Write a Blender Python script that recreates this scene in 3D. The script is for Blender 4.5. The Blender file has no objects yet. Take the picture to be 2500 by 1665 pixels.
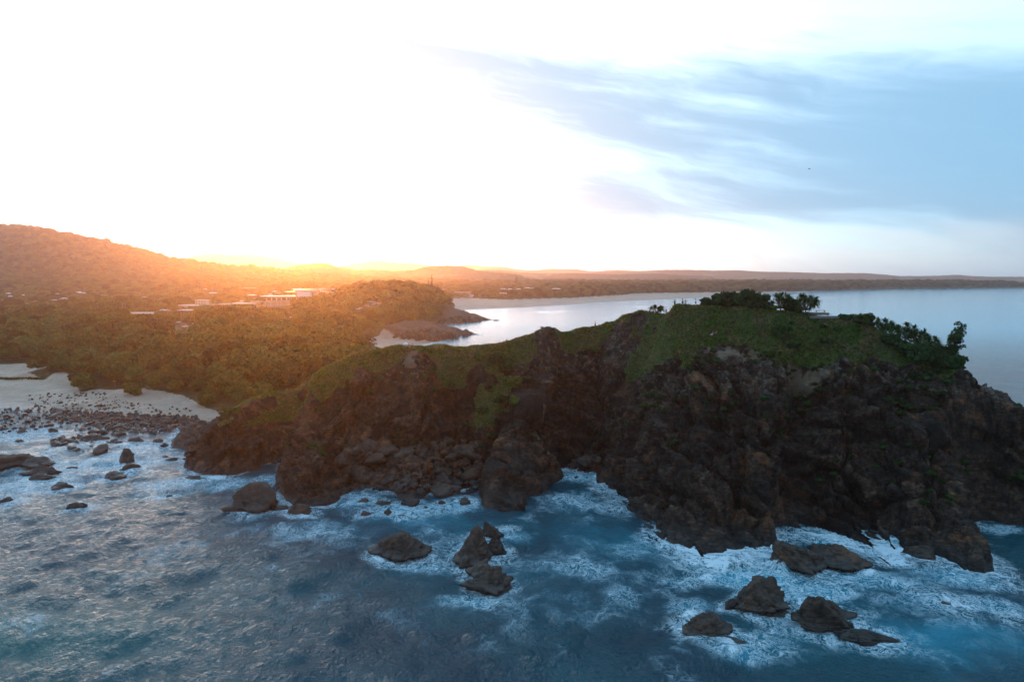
import bpy, bmesh, math, random, time
import numpy as np
from mathutils import Vector, Matrix, Euler
from mathutils.bvhtree import BVHTree
T0 = time.time()
random.seed(7); np.random.seed(7)
S = bpy.context.scene
COL = S.collection
R = math.radians

# ------------------------------------------------------------------ camera
F = 1689.0; CX, CY = 1250.0, 832.5; HC = 50.0
PITCH = math.atan((832.5 - 674.0) / F)
cam_d = bpy.data.cameras.new('camera'); cam = bpy.data.objects.new('camera', cam_d); COL.objects.link(cam)
cam_d.sensor_width = 36.0; cam_d.lens = 36.0 * F / 2500.0
cam_d.clip_start = 1.0; cam_d.clip_end = 60000.0
cam.location = (0, 0, HC); cam.rotation_euler = (R(90) - PITCH, 0, 0)
S.camera = cam

# ------------------------------------------------------------------ light, sky, exposure
SUN_AZ = R(-17.0)          # left of the view axis
SUN_EL = R(2.4)
S.view_settings.view_transform = 'Standard'; S.view_settings.look = 'None'
S.view_settings.gamma = 1.0; S.view_settings.use_curve_mapping = False
S.view_settings.exposure = 1.6
S.cycles.use_denoising = True; S.cycles.use_adaptive_sampling = False
S.cycles.max_bounces = 6; S.cycles.volume_bounces = 0; S.cycles.diffuse_bounces = 2
S.cycles.glossy_bounces = 3; S.cycles.transmission_bounces = 3; S.cycles.transparent_max_bounces = 6
S.cycles.sample_clamp_indirect = 4.0

sun_dir = Vector((math.sin(SUN_AZ) * math.cos(SUN_EL), math.cos(SUN_AZ) * math.cos(SUN_EL), math.sin(SUN_EL)))
sl = bpy.data.lights.new('sun', 'SUN'); so = bpy.data.objects.new('sun', sl); COL.objects.link(so)
sl.energy = 2.8; sl.angle = R(0.53); sl.color = (1.0, 0.25, 0.03)
so.rotation_euler = sun_dir.to_track_quat('Z', 'Y').to_euler()

W = bpy.data.worlds.new('World'); S.world = W; W.use_nodes = True
wn, wl = W.node_tree.nodes, W.node_tree.links

class NT:
    """tiny node builder"""
    def __init__(self, tree): self.t = tree; self.n = tree.nodes; self.l = tree.links
    def new(self, ty, **kw):
        nd = self.n.new(ty)
        for k, v in kw.items(): setattr(nd, k, v)
        return nd
    def put(self, sock, v):
        if v is None: return
        if hasattr(v, 'is_output') or isinstance(v, bpy.types.NodeSocket): self.l.new(v, sock)
        else:
            if isinstance(v, (tuple, list)) and len(v) == 3 and sock.type == 'RGBA': v = (*v, 1.0)
            sock.default_value = v
    def m(self, op, a, b=None, c=None, clamp=False):
        nd = self.new('ShaderNodeMath', operation=op); nd.use_clamp = clamp
        self.put(nd.inputs[0], a); self.put(nd.inputs[1], b); self.put(nd.inputs[2], c)
        return nd.outputs[0]
    def vm(self, op, a, b=None):
        nd = self.new('ShaderNodeVectorMath', operation=op)
        self.put(nd.inputs[0], a); self.put(nd.inputs[1], b)
        return nd.outputs['Value'] if op in ('DOT_PRODUCT', 'LENGTH', 'DISTANCE') else nd.outputs[0]
    def mix(self, f, a, b, blend='MIX'):
        nd = self.new('ShaderNodeMix', data_type='RGBA', blend_type=blend)
        self.put(nd.inputs[0], f); self.put(nd.inputs[6], a); self.put(nd.inputs[7], b)
        return nd.outputs[2]
    def ss(self, x, a, b, lo=0.0, hi=1.0):
        nd = self.new('ShaderNodeMapRange', interpolation_type='SMOOTHSTEP')
        for i, v in enumerate((x, a, b, lo, hi)): self.put(nd.inputs[i], v)
        return nd.outputs[0]
    def noise(self, vec, scale, detail=4, rough=0.55, dist=0.0):
        nd = self.new('ShaderNodeTexNoise')
        self.put(nd.inputs['Vector'], vec); self.put(nd.inputs['Scale'], scale)
        nd.inputs['Detail'].default_value = detail; nd.inputs['Roughness'].default_value = rough
        nd.inputs['Distortion'].default_value = dist
        return nd.outputs[0]
    def comb(self, x, y, z):
        nd = self.new('ShaderNodeCombineXYZ'); self.put(nd.inputs[0], x); self.put(nd.inputs[1], y); self.put(nd.inputs[2], z)
        return nd.outputs[0]
    def attr(self, name):
        nd = self.new('ShaderNodeAttribute', attribute_name=name); return nd.outputs['Fac']

def build_world():
    wn.clear(); k = NT(W.node_tree)
    tc = k.new('ShaderNodeTexCoord'); d = tc.outputs['Generated']
    sky = k.new('ShaderNodeTexSky', sky_type='NISHITA'); sky.sun_disc = False
    sky.sun_elevation = SUN_EL; sky.sun_rotation = SUN_AZ
    sky.air_density = 1.0; sky.dust_density = 0.4; sky.ozone_density = 4.0; sky.altitude = 50
    sep = k.new('ShaderNodeSeparateXYZ'); k.put(sep.inputs[0], d); X, Y, Z = sep.outputs
    az = k.m('ARCTAN2', X, Y); el = k.m('ARCSINE', Z)
    ca = k.vm('DOT_PRODUCT', d, tuple(sun_dir))
    ang = k.m('ARCCOSINE', k.m('MINIMUM', ca, 1.0))                  # angle to the sun
    # high thin overcast, lit from the sunset side
    near = k.m('EXPONENT', k.m('MULTIPLY', k.m('POWER', ang, 1.3), -3.8))
    tight = k.m('EXPONENT', k.m('MULTIPLY', ang, -11.0))
    veil = k.mix(near, k.mix(k.ss(el, .14, .34), (0.130, 0.235, 0.295), (0.245, 0.305, 0.335)), (1.3, 1.43, 1.36))
    veil = k.mix(1.0, veil, k.mix(k.m('MINIMUM', k.m('MULTIPLY', tight, 1.2), 1.0), (0, 0, 0), (2.4, 1.8, 1.2)), 'ADD')
    veil = k.mix(1.0, k.mix(1.0, sky.outputs[0], (0.028, 0.050, 0.070), 'MULTIPLY'), veil, 'ADD')
    # blue grey cloud: bands falling to the right, seen low so drawn out into streaks
    tilt = k.m('ADD', el, k.m('MULTIPLY', az, 0.20))
    wv = k.comb(k.m('MULTIPLY', az, 1.7), k.m('MULTIPLY', el, 4.0), 3.1)
    warp = k.m('SUBTRACT', k.noise(wv, 2.0, 3), .5)
    cv = k.comb(k.m('MULTIPLY', az, 2.2), k.m('MULTIPLY', tilt, 11.0), 0.0)
    n1 = k.noise(k.vm('ADD', cv, k.comb(warp, k.m('MULTIPLY', warp, 1.2), 0.0)), 1.15, 6, 0.56)
    n2 = k.noise(k.comb(k.m('MULTIPLY', az, 4.0), k.m('MULTIPLY', k.m('ADD', tilt, k.m('MULTIPLY', warp, .05)), 40.0), 9.0), 1.0, 6, 0.62)
    t_ = k.m('SUBTRACT', tilt, 0.258)                                   # main band
    wid = k.m('ADD', 0.042, k.m('MULTIPLY', k.m('MAXIMUM', k.m('ADD', az, 0.15), 0.0), 0.12))
    band = k.m('SUBTRACT', 1.45, k.m('DIVIDE', k.m('ABSOLUTE', t_), wid), clamp=True)
    lo_b = k.m('SUBTRACT', 1.5, k.m('DIVIDE', k.m('ABSOLUTE', k.m('SUBTRACT', el, 0.115)), 0.052), clamp=True)
    lo_b = k.m('MULTIPLY', lo_b, k.ss(az, -0.18, 0.16))
    hor = k.m('MULTIPLY', k.ss(el, 0.055, 0.0), k.ss(az, -0.05, 0.5))
    dens = k.m('ADD', k.m('MAXIMUM', k.m('MAXIMUM', band, k.m('MULTIPLY', lo_b, .9)), k.m('MULTIPLY', hor, .75)), k.m('ADD', k.m('MULTIPLY', k.m('SUBTRACT', n1, 0.46), 1.5), k.m('MULTIPLY', k.m('SUBTRACT', n2, .5), .9)))
    cl = k.m('MULTIPLY', k.ss(dens, 0.22, 1.15), k.ss(az, -0.46, -0.14))
    shade = k.mix(k.ss(az, -.25, .55), (0.10, 0.15, 0.20), (0.072, 0.165, 0.25))
    veil = k.mix(k.m('MULTIPLY', cl, .82), veil, shade)
    warm = k.m('MULTIPLY', k.ss(k.m('ABSOLUTE', k.m('SUBTRACT', el, 0.050)), 0.028, 0.0), k.ss(n2, 0.62, 0.44))
    veil = k.mix(k.m('MULTIPLY', warm, 0.3), veil, (0.27, 0.27, 0.285))
    over = k.m('MULTIPLY', k.ss(el, 0.30, 0.65), k.ss(ang, .32, .8))
    veil = k.mix(k.m('MULTIPLY', over, .8), veil, (0.075, 0.22, 0.36))
    back = k.ss(ang, 1.35, 2.6)
    veil = k.mix(back, veil, k.mix(k.ss(el, .05, .9), (0.055, 0.075, 0.095), (0.24, 0.30, 0.36)))
    out = veil
    bg = k.new('ShaderNodeBackground'); k.put(bg.inputs[0], out); bg.inputs[1].default_value = 1.0
    ow = k.new('ShaderNodeOutputWorld'); k.l.new(bg.outputs[0], ow.inputs[0])
build_world()

# ------------------------------------------------------------------ helpers
def ray(u, v):
    a, b = (u - CX) / F, -(v - CY) / F
    c, s = math.cos(PITCH), math.sin(PITCH)
    return Vector((a, c + b * s, -s + b * c))
def at(u, v, Y):                      # point at depth Y seen in direction (u, v)
    d = ray(u, v); return Vector((0, 0, HC)) + d * (Y / d.y)
def gnd(u, v, z=0.0):                 # where that direction meets height z
    d = ray(u, v); t = (z - HC) / d.z; return Vector((0, 0, HC)) + d * t

def tag(o, label=None, cat=None, group=None, kind=None):
    if label: o['label'] = label
    if cat: o['category'] = cat
    if group: o['group'] = group
    if kind: o['kind'] = kind
    return o
def empty(name, loc, rz=0.0):
    o = bpy.data.objects.new(name, None); COL.objects.link(o)
    o.location = loc; o.rotation_euler = (0, 0, rz); o.empty_display_size = 0.5
    return o
def mesh_obj(name, verts, faces, mat, parent=None, smooth=False):
    me = bpy.data.meshes.new(name)
    if isinstance(verts, np.ndarray) and isinstance(faces, np.ndarray):
        nf, w = faces.shape
        me.vertices.add(len(verts)); me.vertices.foreach_set('co', np.ascontiguousarray(verts, dtype=np.float32).ravel())
        me.loops.add(nf * w); me.loops.foreach_set('vertex_index', faces.astype(np.int32).ravel())
        me.polygons.add(nf); me.polygons.foreach_set('loop_start', np.arange(0, nf * w, w, dtype=np.int32))
        me.update(calc_edges=True)
    else:
        me.from_pydata([tuple(v) for v in verts], [], [tuple(f) for f in faces]); me.update()
    if smooth: me.polygons.foreach_set('use_smooth', np.ones(len(me.polygons), dtype=bool))
    if mat: me.materials.append(mat)
    o = bpy.data.objects.new(name, me); COL.objects.link(o)
    if parent: o.parent = parent
    return o
def fattr(o, name, arr):
    a = o.data.attributes.new(name, 'FLOAT', 'POINT'); a.data.foreach_set('value', np.ascontiguousarray(arr, dtype=np.float32))
class MB:
    """collects boxes, tubes and prisms into one mesh"""
    def __init__(self): self.v = []; self.f = []
    def add(self, vs, fs):
        b = len(self.v); self.v += [tuple(x) for x in vs]; self.f += [tuple(b + i for i in f) for f in fs]
    def box(self, c, s, rz=0.0):
        x, y, z = s[0] / 2, s[1] / 2, s[2] / 2; ca, sa = math.cos(rz), math.sin(rz); vs = []
        for dz in (-z, z):
            for dx, dy in ((-x, -y), (x, -y), (x, y), (-x, y)):
                vs.append((c[0] + dx * ca - dy * sa, c[1] + dx * sa + dy * ca, c[2] + dz))
        self.add(vs, [(3, 2, 1, 0), (4, 5, 6, 7), (0, 1, 5, 4), (1, 2, 6, 5), (2, 3, 7, 6), (3, 0, 4, 7)])
    def tube(self, pts, rad, n=6, caps=True):
        pts = [Vector(p) for p in pts]
        if not isinstance(rad, (list, tuple)): rad = [rad] * len(pts)
        vs = []; fs = []
        for i, p in enumerate(pts):
            d = (pts[min(i + 1, len(pts) - 1)] - pts[max(i - 1, 0)]).normalized()
            a = d.orthogonal().normalized() if abs(d.z) > 0.95 else d.cross(Vector((0, 0, 1))).normalized()
            b = d.cross(a)
            for j in range(n):
                t = 2 * math.pi * j / n; vs.append(p + (a * math.cos(t) + b * math.sin(t)) * rad[i])
        for i in range(len(pts) - 1):
            for j in range(n):
                k = (j + 1) % n; fs.append((i * n + j, i * n + k, (i + 1) * n + k, (i + 1) * n + j))
        if caps: fs += [tuple(range(n))[::-1], tuple((len(pts) - 1) * n + j for j in range(n))]
        self.add(vs, fs)
    def build(self, name, mat, parent=None, smooth=False): return mesh_obj(name, self.v, self.f, mat, parent, smooth)
def copy_tree(o, parent=None):
    c = o.copy(); COL.objects.link(c); c.parent = parent
    for ch in list(o.children): copy_tree(ch, c)
    return c

# ---- noise (numpy)
def h3(x, y, z, k):
    with np.errstate(over='ignore'):
        n = (x.astype(np.int64) * 374761393 + y.astype(np.int64) * 668265263 + z.astype(np.int64) * 2147483647 + k * 1274126177) & 0xffffffff
        n = ((n ^ (n >> 13)) * 1274126177) & 0xffffffff
        n = ((n ^ (n >> 16)) * 2246822519) & 0xffffffff
    return ((n ^ (n >> 15)) & 0xffffff).astype(np.float32) / float(0x1000000)
def vnoise(P, seed=0):
    b = np.floor(P); f = (P - b).astype(np.float32); f = f * f * f * (f * (f * 6 - 15) + 10); b = b.astype(np.int64)
    r = 0
    for i in (0, 1):
        wx = f[:, 0] if i else 1 - f[:, 0]
        for j in (0, 1):
            wy = f[:, 1] if j else 1 - f[:, 1]
            for k in (0, 1):
                wz = f[:, 2] if k else 1 - f[:, 2]
                r = r + wx * wy * wz * h3(b[:, 0] + i, b[:, 1] + j, b[:, 2] + k, seed)
    return r
def fbm(P, scale, octv=4, seed=0, gain=0.5):
    a = 1.0; s = 0; t = 0; Q = P / scale
    for i in range(octv):
        s = s + a * vnoise(Q, seed + i * 17); t += a; a *= gain; Q = Q * 2.03 + 11.3
    return s / t - 0.5
def ridged(P, scale, octv=4, seed=0):
    a = 1.0; s = 0; t = 0; Q = P / scale
    for i in range(octv):
        n = 1 - np.abs(2 * vnoise(Q, seed + i * 13) - 1); s = s + a * n * n; t += a; a *= 0.5; Q = Q * 2.07 + 5.1
    return s / t
def cells(P, scale, seed=0, tilt=0.9, off=0.5):
    """faceted jointed-rock relief: every cell is a tilted plane, with the gap to the next cell"""
    Q = (P / scale).astype(np.float32); b = np.floor(Q).astype(np.int64)
    n = len(Q); F1 = np.full(n, 1e9, np.float32); F2 = np.full(n, 1e9, np.float32); ID = np.zeros(n, np.float32); val = np.zeros(n, np.float32)
    for i in (-1, 0, 1):
        for j in (-1, 0, 1):
            for k in (-1, 0, 1):
                cx, cy, cz = b[:, 0] + i, b[:, 1] + j, b[:, 2] + k
                a1, a2, a3 = h3(cx, cy, cz, seed), h3(cx, cy, cz, seed + 1), h3(cx, cy, cz, seed + 2)
                dx, dy, dz = Q[:, 0] - cx - a1, Q[:, 1] - cy - a2, Q[:, 2] - cz - a3
                d = dx * dx + dy * dy + dz * dz
                a4 = h3(cx, cy, cz, seed + 3)
                hv = off * (a4 - 0.5) + tilt * ((a2 - .5) * dx + (a3 - .5) * dy + (a1 - .5) * dz) * 1.6
                m = d < F1; ID = np.where(m, a4, ID)
                F2 = np.where(m, F1, np.minimum(F2, d)); val = np.where(m, hv, val); F1 = np.where(m, d, F1)
    cells.ident = ID
    return val * scale, np.sqrt(F2) - np.sqrt(F1)
def sst(x, a, b):
    t = np.clip((x - a) / (b - a), 0, 1); return t * t * (3 - 2 * t)

class RBF:
    def __init__(self, pts, vals, c=4.0):
        self.p = np.array(pts, float); self.c = c; n = len(pts); v = np.array(vals, float)
        if v.ndim == 1: v = v[:, None]
        d = np.linalg.norm(self.p[:, None] - self.p[None], axis=2); K = np.sqrt(d * d + c * c)
        A = np.zeros((n + 1, n + 1)); A[:n, :n] = K + np.eye(n) * 0.02; A[:n, n] = 1; A[n, :n] = 1
        b = np.zeros((n + 1, v.shape[1])); b[:n] = v
        self.w = np.linalg.solve(A, b).astype(np.float32)
    def __call__(self, x, y):
        out = np.zeros((len(x), self.w.shape[1]), np.float32)
        for s in range(0, len(x), 60000):
            e = s + 60000
            d2 = (x[s:e, None] - self.p[None, :, 0]) ** 2 + (y[s:e, None] - self.p[None, :, 1]) ** 2
            out[s:e] = np.sqrt(d2 + self.c ** 2).astype(np.float32) @ self.w[:-1] + self.w[-1]
        return out
def poly_sd(poly, x, y, tagv=None):
    """signed distance (inside > 0) and a value carried from the nearest edge"""
    P = np.array(poly, np.float32); Q = np.roll(P, -1, axis=0); E = Q - P; L2 = (E ** 2).sum(1) + 1e-9
    sd = np.empty(len(x), np.float32); tv = np.zeros((len(x), 0 if tagv is None else tagv.shape[1]), np.float32)
    for s in range(0, len(x), 40000):
        e = min(s + 40000, len(x)); px, py = x[s:e, None].astype(np.float32), y[s:e, None].astype(np.float32)
        wx, wy = px - P[:, 0], py - P[:, 1]
        t = np.clip((wx * E[:, 0] + wy * E[:, 1]) / L2, 0, 1)
        d2 = (wx - E[:, 0] * t) ** 2 + (wy - E[:, 1] * t) ** 2
        i = d2.argmin(1); d = np.sqrt(d2[np.arange(e - s), i])
        c = ((P[:, 1] > py) != (Q[:, 1] > py)) & (px < E[:, 0] * (py - P[:, 1]) / np.where(E[:, 1] == 0, 1e-9, E[:, 1]) + P[:, 0])
        inside = (c.sum(1) % 2) == 1
        sd[s:e] = np.where(inside, d, -d)
        if tagv is not None:
            tt = t[np.arange(e - s), i][:, None]; tv[s:e] = tagv[i] * (1 - tt) + np.roll(tagv, -1, axis=0)[i] * tt
    return (sd, tv) if tagv is not None else sd

# ------------------------------------------------------------------ shape of the land
# coast: (u, v) directions that meet the sea level, steepness behind the water's edge, rockiness
coast = []
def cp(lst, steep, rock):
    for u, v in lst: p = gnd(u, v); coast.append((p.x, p.y, steep, rock))
def cw(lst, steep, rock):
    for x, y in lst: coast.append((x, y, steep, rock))
cw([(-9500, -100), (-2500, 150), (-900, 255), (-420, 268)], .06, 0)
cp([(-120, 980), (0, 993), (60, 1000)], .06, 0)
cp([(120, 1008), (170, 1018), (250, 1030), (330, 1040), (395, 1050), (438, 1044), (452, 1052)], .12, .45)
cp([(414, 1078), (420, 1092), (462, 1100), (484, 1098), (456, 1122), (450, 1140), (490, 1160), (560, 1163), (602, 1152), (634, 1147), (640, 1132), (690, 1120), (672, 1150), (664, 1189), (687, 1208), (716, 1232), (738, 1240), (762, 1240), (790, 1238), (812, 1232), (830, 1220), (847, 1208)], 1.8, 1)
cp([(868, 1196), (905, 1192), (953, 1200), (985, 1212), (1025, 1214), (1078, 1203), (1131, 1206), (1170, 1198)], .5, 1)
cp([(1176, 1220), (1176, 1250), (1180, 1277), (1200, 1290), (1234, 1281), (1240, 1268), (1264, 1263), (1290, 1270), (1314, 1270), (1327, 1239), (1346, 1186), (1370, 1170), (1380, 1151)], 2.8, 1)
cp([(1402, 1153), (1430, 1154), (1457, 1151)], .8, 1)
cp([(1456, 1180), (1465, 1207), (1492, 1220), (1495, 1247), (1518, 1265), (1545, 1276), (1572, 1287), (1585, 1310), (1612, 1322), (1646, 1334), (1664, 1358), (1690, 1374), (1718, 1386), (1745, 1396), (1765, 1397), (1776, 1386), (1774, 1362), (1790, 1350), (1808, 1350), (1812, 1372), (1830, 1384), (1853, 1389), (1882, 1391), (1900, 1381), (1903, 1355), (1892, 1320), (1890, 1288)], 2.8, 1)
cp([(1930, 1290), (1981, 1303), (2020, 1316), (2061, 1330), (2114, 1349), (2151, 1360), (2170, 1375), (2195, 1380), (2213, 1378), (2200, 1350), (2180, 1325), (2156, 1302), (2185, 1311), (2193, 1346), (2220, 1356), (2246, 1364), (2284, 1369), (2282, 1354), (2326, 1375), (2353, 1391), (2380, 1397), (2403, 1399), (2425, 1391), (2414, 1364), (2400, 1340), (2387, 1319), (2366, 1280), (2395, 1271), (2424, 1272), (2459, 1280), (2500, 1285), (2560, 1290), (2640, 1275), (2720, 1240), (2780, 1190)], 2.6, 1)
cw([(128, 150), (124, 172), (112, 192), (96, 210), (74, 226), (50, 236), (26, 244), (4, 250), (-14, 262), (-26, 282), (-34, 310), (-44, 345), (-56, 385), (-66, 420)], 1.2, 1)
cp([(962, 861)], .06, 0); cp([(1000, 850), (1030, 843), (1058, 836)], .05, 0)
cp([(1066, 834), (1108, 828), (1128, 820), (1172, 817), (1126, 811), (1096, 806), (1058, 800), (1046, 796)], .35, 1)
cp([(1062, 792), (1130, 790), (1180, 784), (1202, 781), (1172, 773), (1124, 768), (1100, 762)], .3, 1)
cp([(1097, 757), (1140, 757), (1191, 754), (1297, 750), (1382, 745), (1488, 737), (1580, 733), (1700, 728), (1830, 719.5), (1890, 715.5), (2034, 710), (2193, 706.2), (2353, 704.4), (2500, 703), (2700, 701.5), (3100, 700)], .035, 0)
cw([(5200, 3300), (9500, 4200), (9500, 9500), (-9500, 9500)], .03, 0)
coast = np.array(coast, np.float32); CO, CT = coast[:, :2], coast[:, 2:]

# vegetated land behind beaches and rocks
veg = [(-9500, 20), (-2500, 260), (-900, 345), (-420, 352)]
for u, v in [(-120, 886), (0, 890), (60, 889), (128, 884), (118, 897), (62, 912), (112, 921), (150, 910), (176, 926), (196, 946), (226, 936), (300, 940), (400, 954), (450, 966), (500, 984), (545, 992), (600, 985)]:
    p = gnd(u, v, 4.5); veg.append((p.x, p.y))
veg += [(-86, 205), (-60, 230), (-42, 262), (-46, 300), (-60, 345), (-78, 392)]
for u, v in [(896, 862), (903, 829), (960, 816), (1010, 808), (1034, 801), (1046, 791), (1088, 777), (1112, 769), (1100, 762), (1088, 752), (1084, 745), (1110, 733), (1153, 732), (1233, 735), (1318, 732), (1403, 729.5), (1500, 724), (1571, 719), (1700, 716.5), (1830, 713.5), (1890, 711.5), (2034, 708.3), (2220, 705.0), (2400, 703.2), (2500, 702), (2800, 700.5)]:
    p = gnd(u, v, 3.0); veg.append((p.x, p.y))
veg += [(5200, 3400), (9500, 4300), (9500, 9500), (-9500, 9500)]
VEG = np.array(veg, np.float32)

# headland control points (u, v, depth, grass 0..1)
ridge = [(470, 1052, 205, .3), (520, 1024, 200, .5), (560, 1010, 196, .6), (650, 965, 190, .7), (700, 950, 186, .8), (740, 935, 184, .8), (800, 906, 184, .9), (860, 878, 184, .9), (900, 867, 184, .7), (960, 862, 183, .9), (1000, 859, 182, .9), (1040, 852, 183, 1), (1070, 849, 185, 1), (1130, 852, 188, 1), (1220, 846, 192, .9), (1290, 830, 196, .8), (1325, 814, 198, .2), (1345, 813, 198, .1), (1368, 820, 200, .9), (1410, 815, 201, 1), (1453, 806, 200, 1), (1490, 796, 197, .6), (1515, 783, 192, .4), (1550, 769, 186, .6), (1580, 760, 180, .9), (1610, 757, 174, 1), (1650, 756, 170, 1), (1700, 755, 168, 1), (1750, 757, 167, 1), (1820, 760, 167, 1), (1900, 768, 167, 1), (1980, 776, 166, 1), (2040, 785, 165, 1), (2100, 800, 162, 1), (2160, 822, 159, .9), (2220, 850, 156, .7), (2280, 878, 152, .6), (2340, 905, 147, .4), (2365, 906, 142, .1), (2400, 928, 138, 0), (2450, 966, 134, 0), (2500, 990, 130, 0), (2600, 1060, 122, 0), (2700, 1150, 114, 0)]
inner = [(690, 1080, 166, 0), (700, 1150, 154, 0), (740, 1190, 149, 0), (760, 1120, 155, 0), (740, 1010, 172, .25), (800, 980, 174, .3), (850, 1090, 163, 0), (880, 930, 178, .4), (850, 1010, 172, .1), (960, 1000, 177, .15), (960, 900, 181, .6), (1000, 870, 181, .4), (950, 1080, 170, 0), (1000, 1150, 163, 0), (1070, 1140, 168, 0), (1100, 1060, 178, 0), (1060, 960, 175, .35), (1080, 890, 181, .9), (1150, 900, 183, .6), (1200, 960, 179, .6), (1170, 1040, 174, .5), (1130, 1110, 170, .1), (1130, 1170, 165, 0),
         (1300, 1010, 176, .1), (1265, 1060, 170, 0), (1245, 1110, 163, 0), (1220, 1150, 157, 0), (1205, 1200, 151, 0), (1270, 1200, 153, 0), (1330, 1090, 178, 0), (1400, 1100, 186, 0), (1330, 980, 186, .1), (1400, 1000, 190, 0), (1400, 900, 196, .2), (1330, 880, 195, .1), (1470, 850, 194, .6), (1260, 900, 187, .3),
         (1470, 1090, 176, 0), (1490, 1000, 177, 0), (1490, 920, 184, .1), (1540, 840, 182, .5), (1560, 900, 174, .2), (1560, 1000, 164, 0), (1540, 1120, 160, 0), (1550, 1200, 151, 0), (1600, 1080, 152, 0), (1620, 1200, 142, 0), (1680, 1280, 131, 0), (1720, 1330, 125, 0), (1690, 1180, 138, 0), (1700, 1060, 146, 0), (1700, 960, 152, 0), (1690, 892, 157, .5), (1640, 900, 161, .4), (1600, 850, 169, .8), (1650, 800, 167, 1), (1700, 840, 161, .9), (1760, 884, 155, .1), (1840, 889, 154, .0), (1780, 960, 149, 0), (1790, 1060, 143, 0), (1800, 1180, 136, 0), (1850, 1280, 130, 0), (1860, 1130, 137, 0), (1870, 1000, 144, 0), (1850, 860, 157, .4), (1760, 800, 163, 1), (1880, 810, 162, 1),
         (1960, 1220, 140, 0), (1960, 1130, 143, 0), (1950, 1010, 148, 0), (1940, 910, 153, .4), (1960, 860, 158, .8), (2000, 810, 162, 1), (2060, 850, 158, .8), (2060, 940, 152, .2), (2060, 1060, 146, 0), (2070, 1180, 140, 0), (2100, 1260, 136, 0), (2170, 1000, 148, 0), (2180, 1120, 138, 0), (2190, 1220, 131, 0), (2150, 910, 153, .3), (2250, 940, 149, .2), (2280, 1040, 141, 0), (2290, 1160, 133, 0), (2310, 1270, 125, 0), (2370, 1330, 119, 0), (2350, 980, 141, 0), (2400, 1080, 134, 0), (2420, 1190, 130, 0), (2480, 1120, 129, 0), (2480, 1220, 125, 0)]
hp, hv = [], []
for (u, v, Y, g) in ridge + inner:
    p = at(u, v, Y); hp.append((p.x, p.y)); hv.append((p.z, g))
for i, (u, v, Y, g) in enumerate(ridge):
    p = at(u, v, Y)
    if 860 < u < 2800:
        for dy, k, c in ((5, .985, 0), (14, .86, 0), (30, .5, 0)):
            hp.append((p.x * (1 + dy / Y), p.y + dy)); hv.append((p.z * k - c, g * .8))
    else:
        hp.append((p.x - 3, p.y + 9)); hv.append((max(p.z - 2.5, 4), .8)); hp.append((p.x - 12, p.y + 30)); hv.append((6, .9))
ZH = RBF(hp, hv, 3.0)

# mainland control heights (x, y, z)
mp = []
for Y in (300, 400, 520, 660, 820, 1000, 1250, 1600):
    base = {300: 5, 400: 6, 520: 7, 660: 8, 820: 9, 1000: 10, 1250: 12, 1600: 16}[Y]
    for u in (-700, -200, 100, 350, 600, 780):
        mp.append(((u - CX) / F * Y, Y, base + 1.5 * math.sin(u * .013 + Y * .02)))
for u, v, Y in [(-200, 548, 1900), (0, 562, 1950), (100, 569, 1980), (170, 582, 2000), (240, 597, 2020), (320, 619, 2050), (400, 642, 2080), (440, 656, 2100), (520, 671, 2150), (580, 678, 2200),
                (100, 640, 1800), (-150, 640, 1780), (250, 655, 1800), (0, 680, 1550), (250, 688, 1550), (420, 690, 1600),
                (835, 706, 900), (870, 696, 900), (920, 693, 880), (970, 695, 860), (1020, 706, 830), (1055, 724, 800), (900, 735, 740), (960, 735, 730), (820, 745, 720), (960, 770, 650), (1020, 750, 700), (880, 800, 560), (900, 770, 620)]:
    p = at(u, v, Y); mp.append((p.x, p.y, p.z - 7 if p.z > 14 else p.z))
for x, y, z in [(-1400, 2500, 90), (-900, 2600, 60), (-700, 3000, 20), (0, 2400, 12), (-300, 1300, 14), (-100, 1500, 9), (200, 1500, 7), (300, 2200, 9), (900, 2400, 8), (1500, 3200, 8), (2500, 3400, 8), (4000, 4500, 8), (0, 4500, 12), (-2500, 4500, 12), (3000, 8000, 8), (-3000, 9000, 12), (0, 9000, 10), (8000, 8000, 8), (-3000, 1500, 60), (-2000, 500, 12), (-8000, 3000, 20), (-8000, 9000, 12), (-1500, 1000, 30), (-50, 300, 5), (-55, 400, 6), (-110, 460, 8), (-140, 1100, 8), (0, 1180, 5)]:
    mp.append((x, y, z))
mp = np.array(mp); ZM = RBF(mp[:, :2], mp[:, 2], 20.0)

def land(x, y):
    """height, grass, rockiness, distance inside the coast, distance inside the vegetated land"""
    sd, t = poly_sd(CO, x, y, CT); sv = poly_sd(VEG, x, y)
    steep, rock = t[:, 0], t[:, 1]
    P = np.stack([x, y, np.zeros_like(x)], 1)
    zm = ZM(x, y)[:, 0] + 2.0 * fbm(P, 60, 3, 5) * sst(sd, 20, 80)
    flat = np.minimum(2.6 + 0.01 * np.maximum(sd, 0), 5)
    dune = sst(sv, -9, 7)
    zs = np.where(rock > .5, 1.0 + 0.25 * np.maximum(sd, 0), flat)
    zm = zs * (1 - dune) + np.maximum(zm, 3.5) * dune
    zh = ZH(x, y)
    w = sst(x, -98, -74) * (1 - sst(y, 236, 262))
    zz = zm * (1 - w) + zh[:, 0] * w
    toe = steep * sd + 0.5 * np.maximum(sd - 40, 0) + rock * w * 2.0 * np.maximum(sd - 6, 0)
    k = 1.2
    h = np.clip(0.5 + 0.5 * (toe - zz) / k, 0, 1)
    z = toe * (1 - h) + zz * h - k * h * (1 - h)
    z = np.where(sd < 0, np.maximum(toe, -6), z)
    return z, np.clip(zh[:, 1], 0, 1) * w + (1 - w) * sst(sv, -1, 2), rock, sd, sv, w

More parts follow.
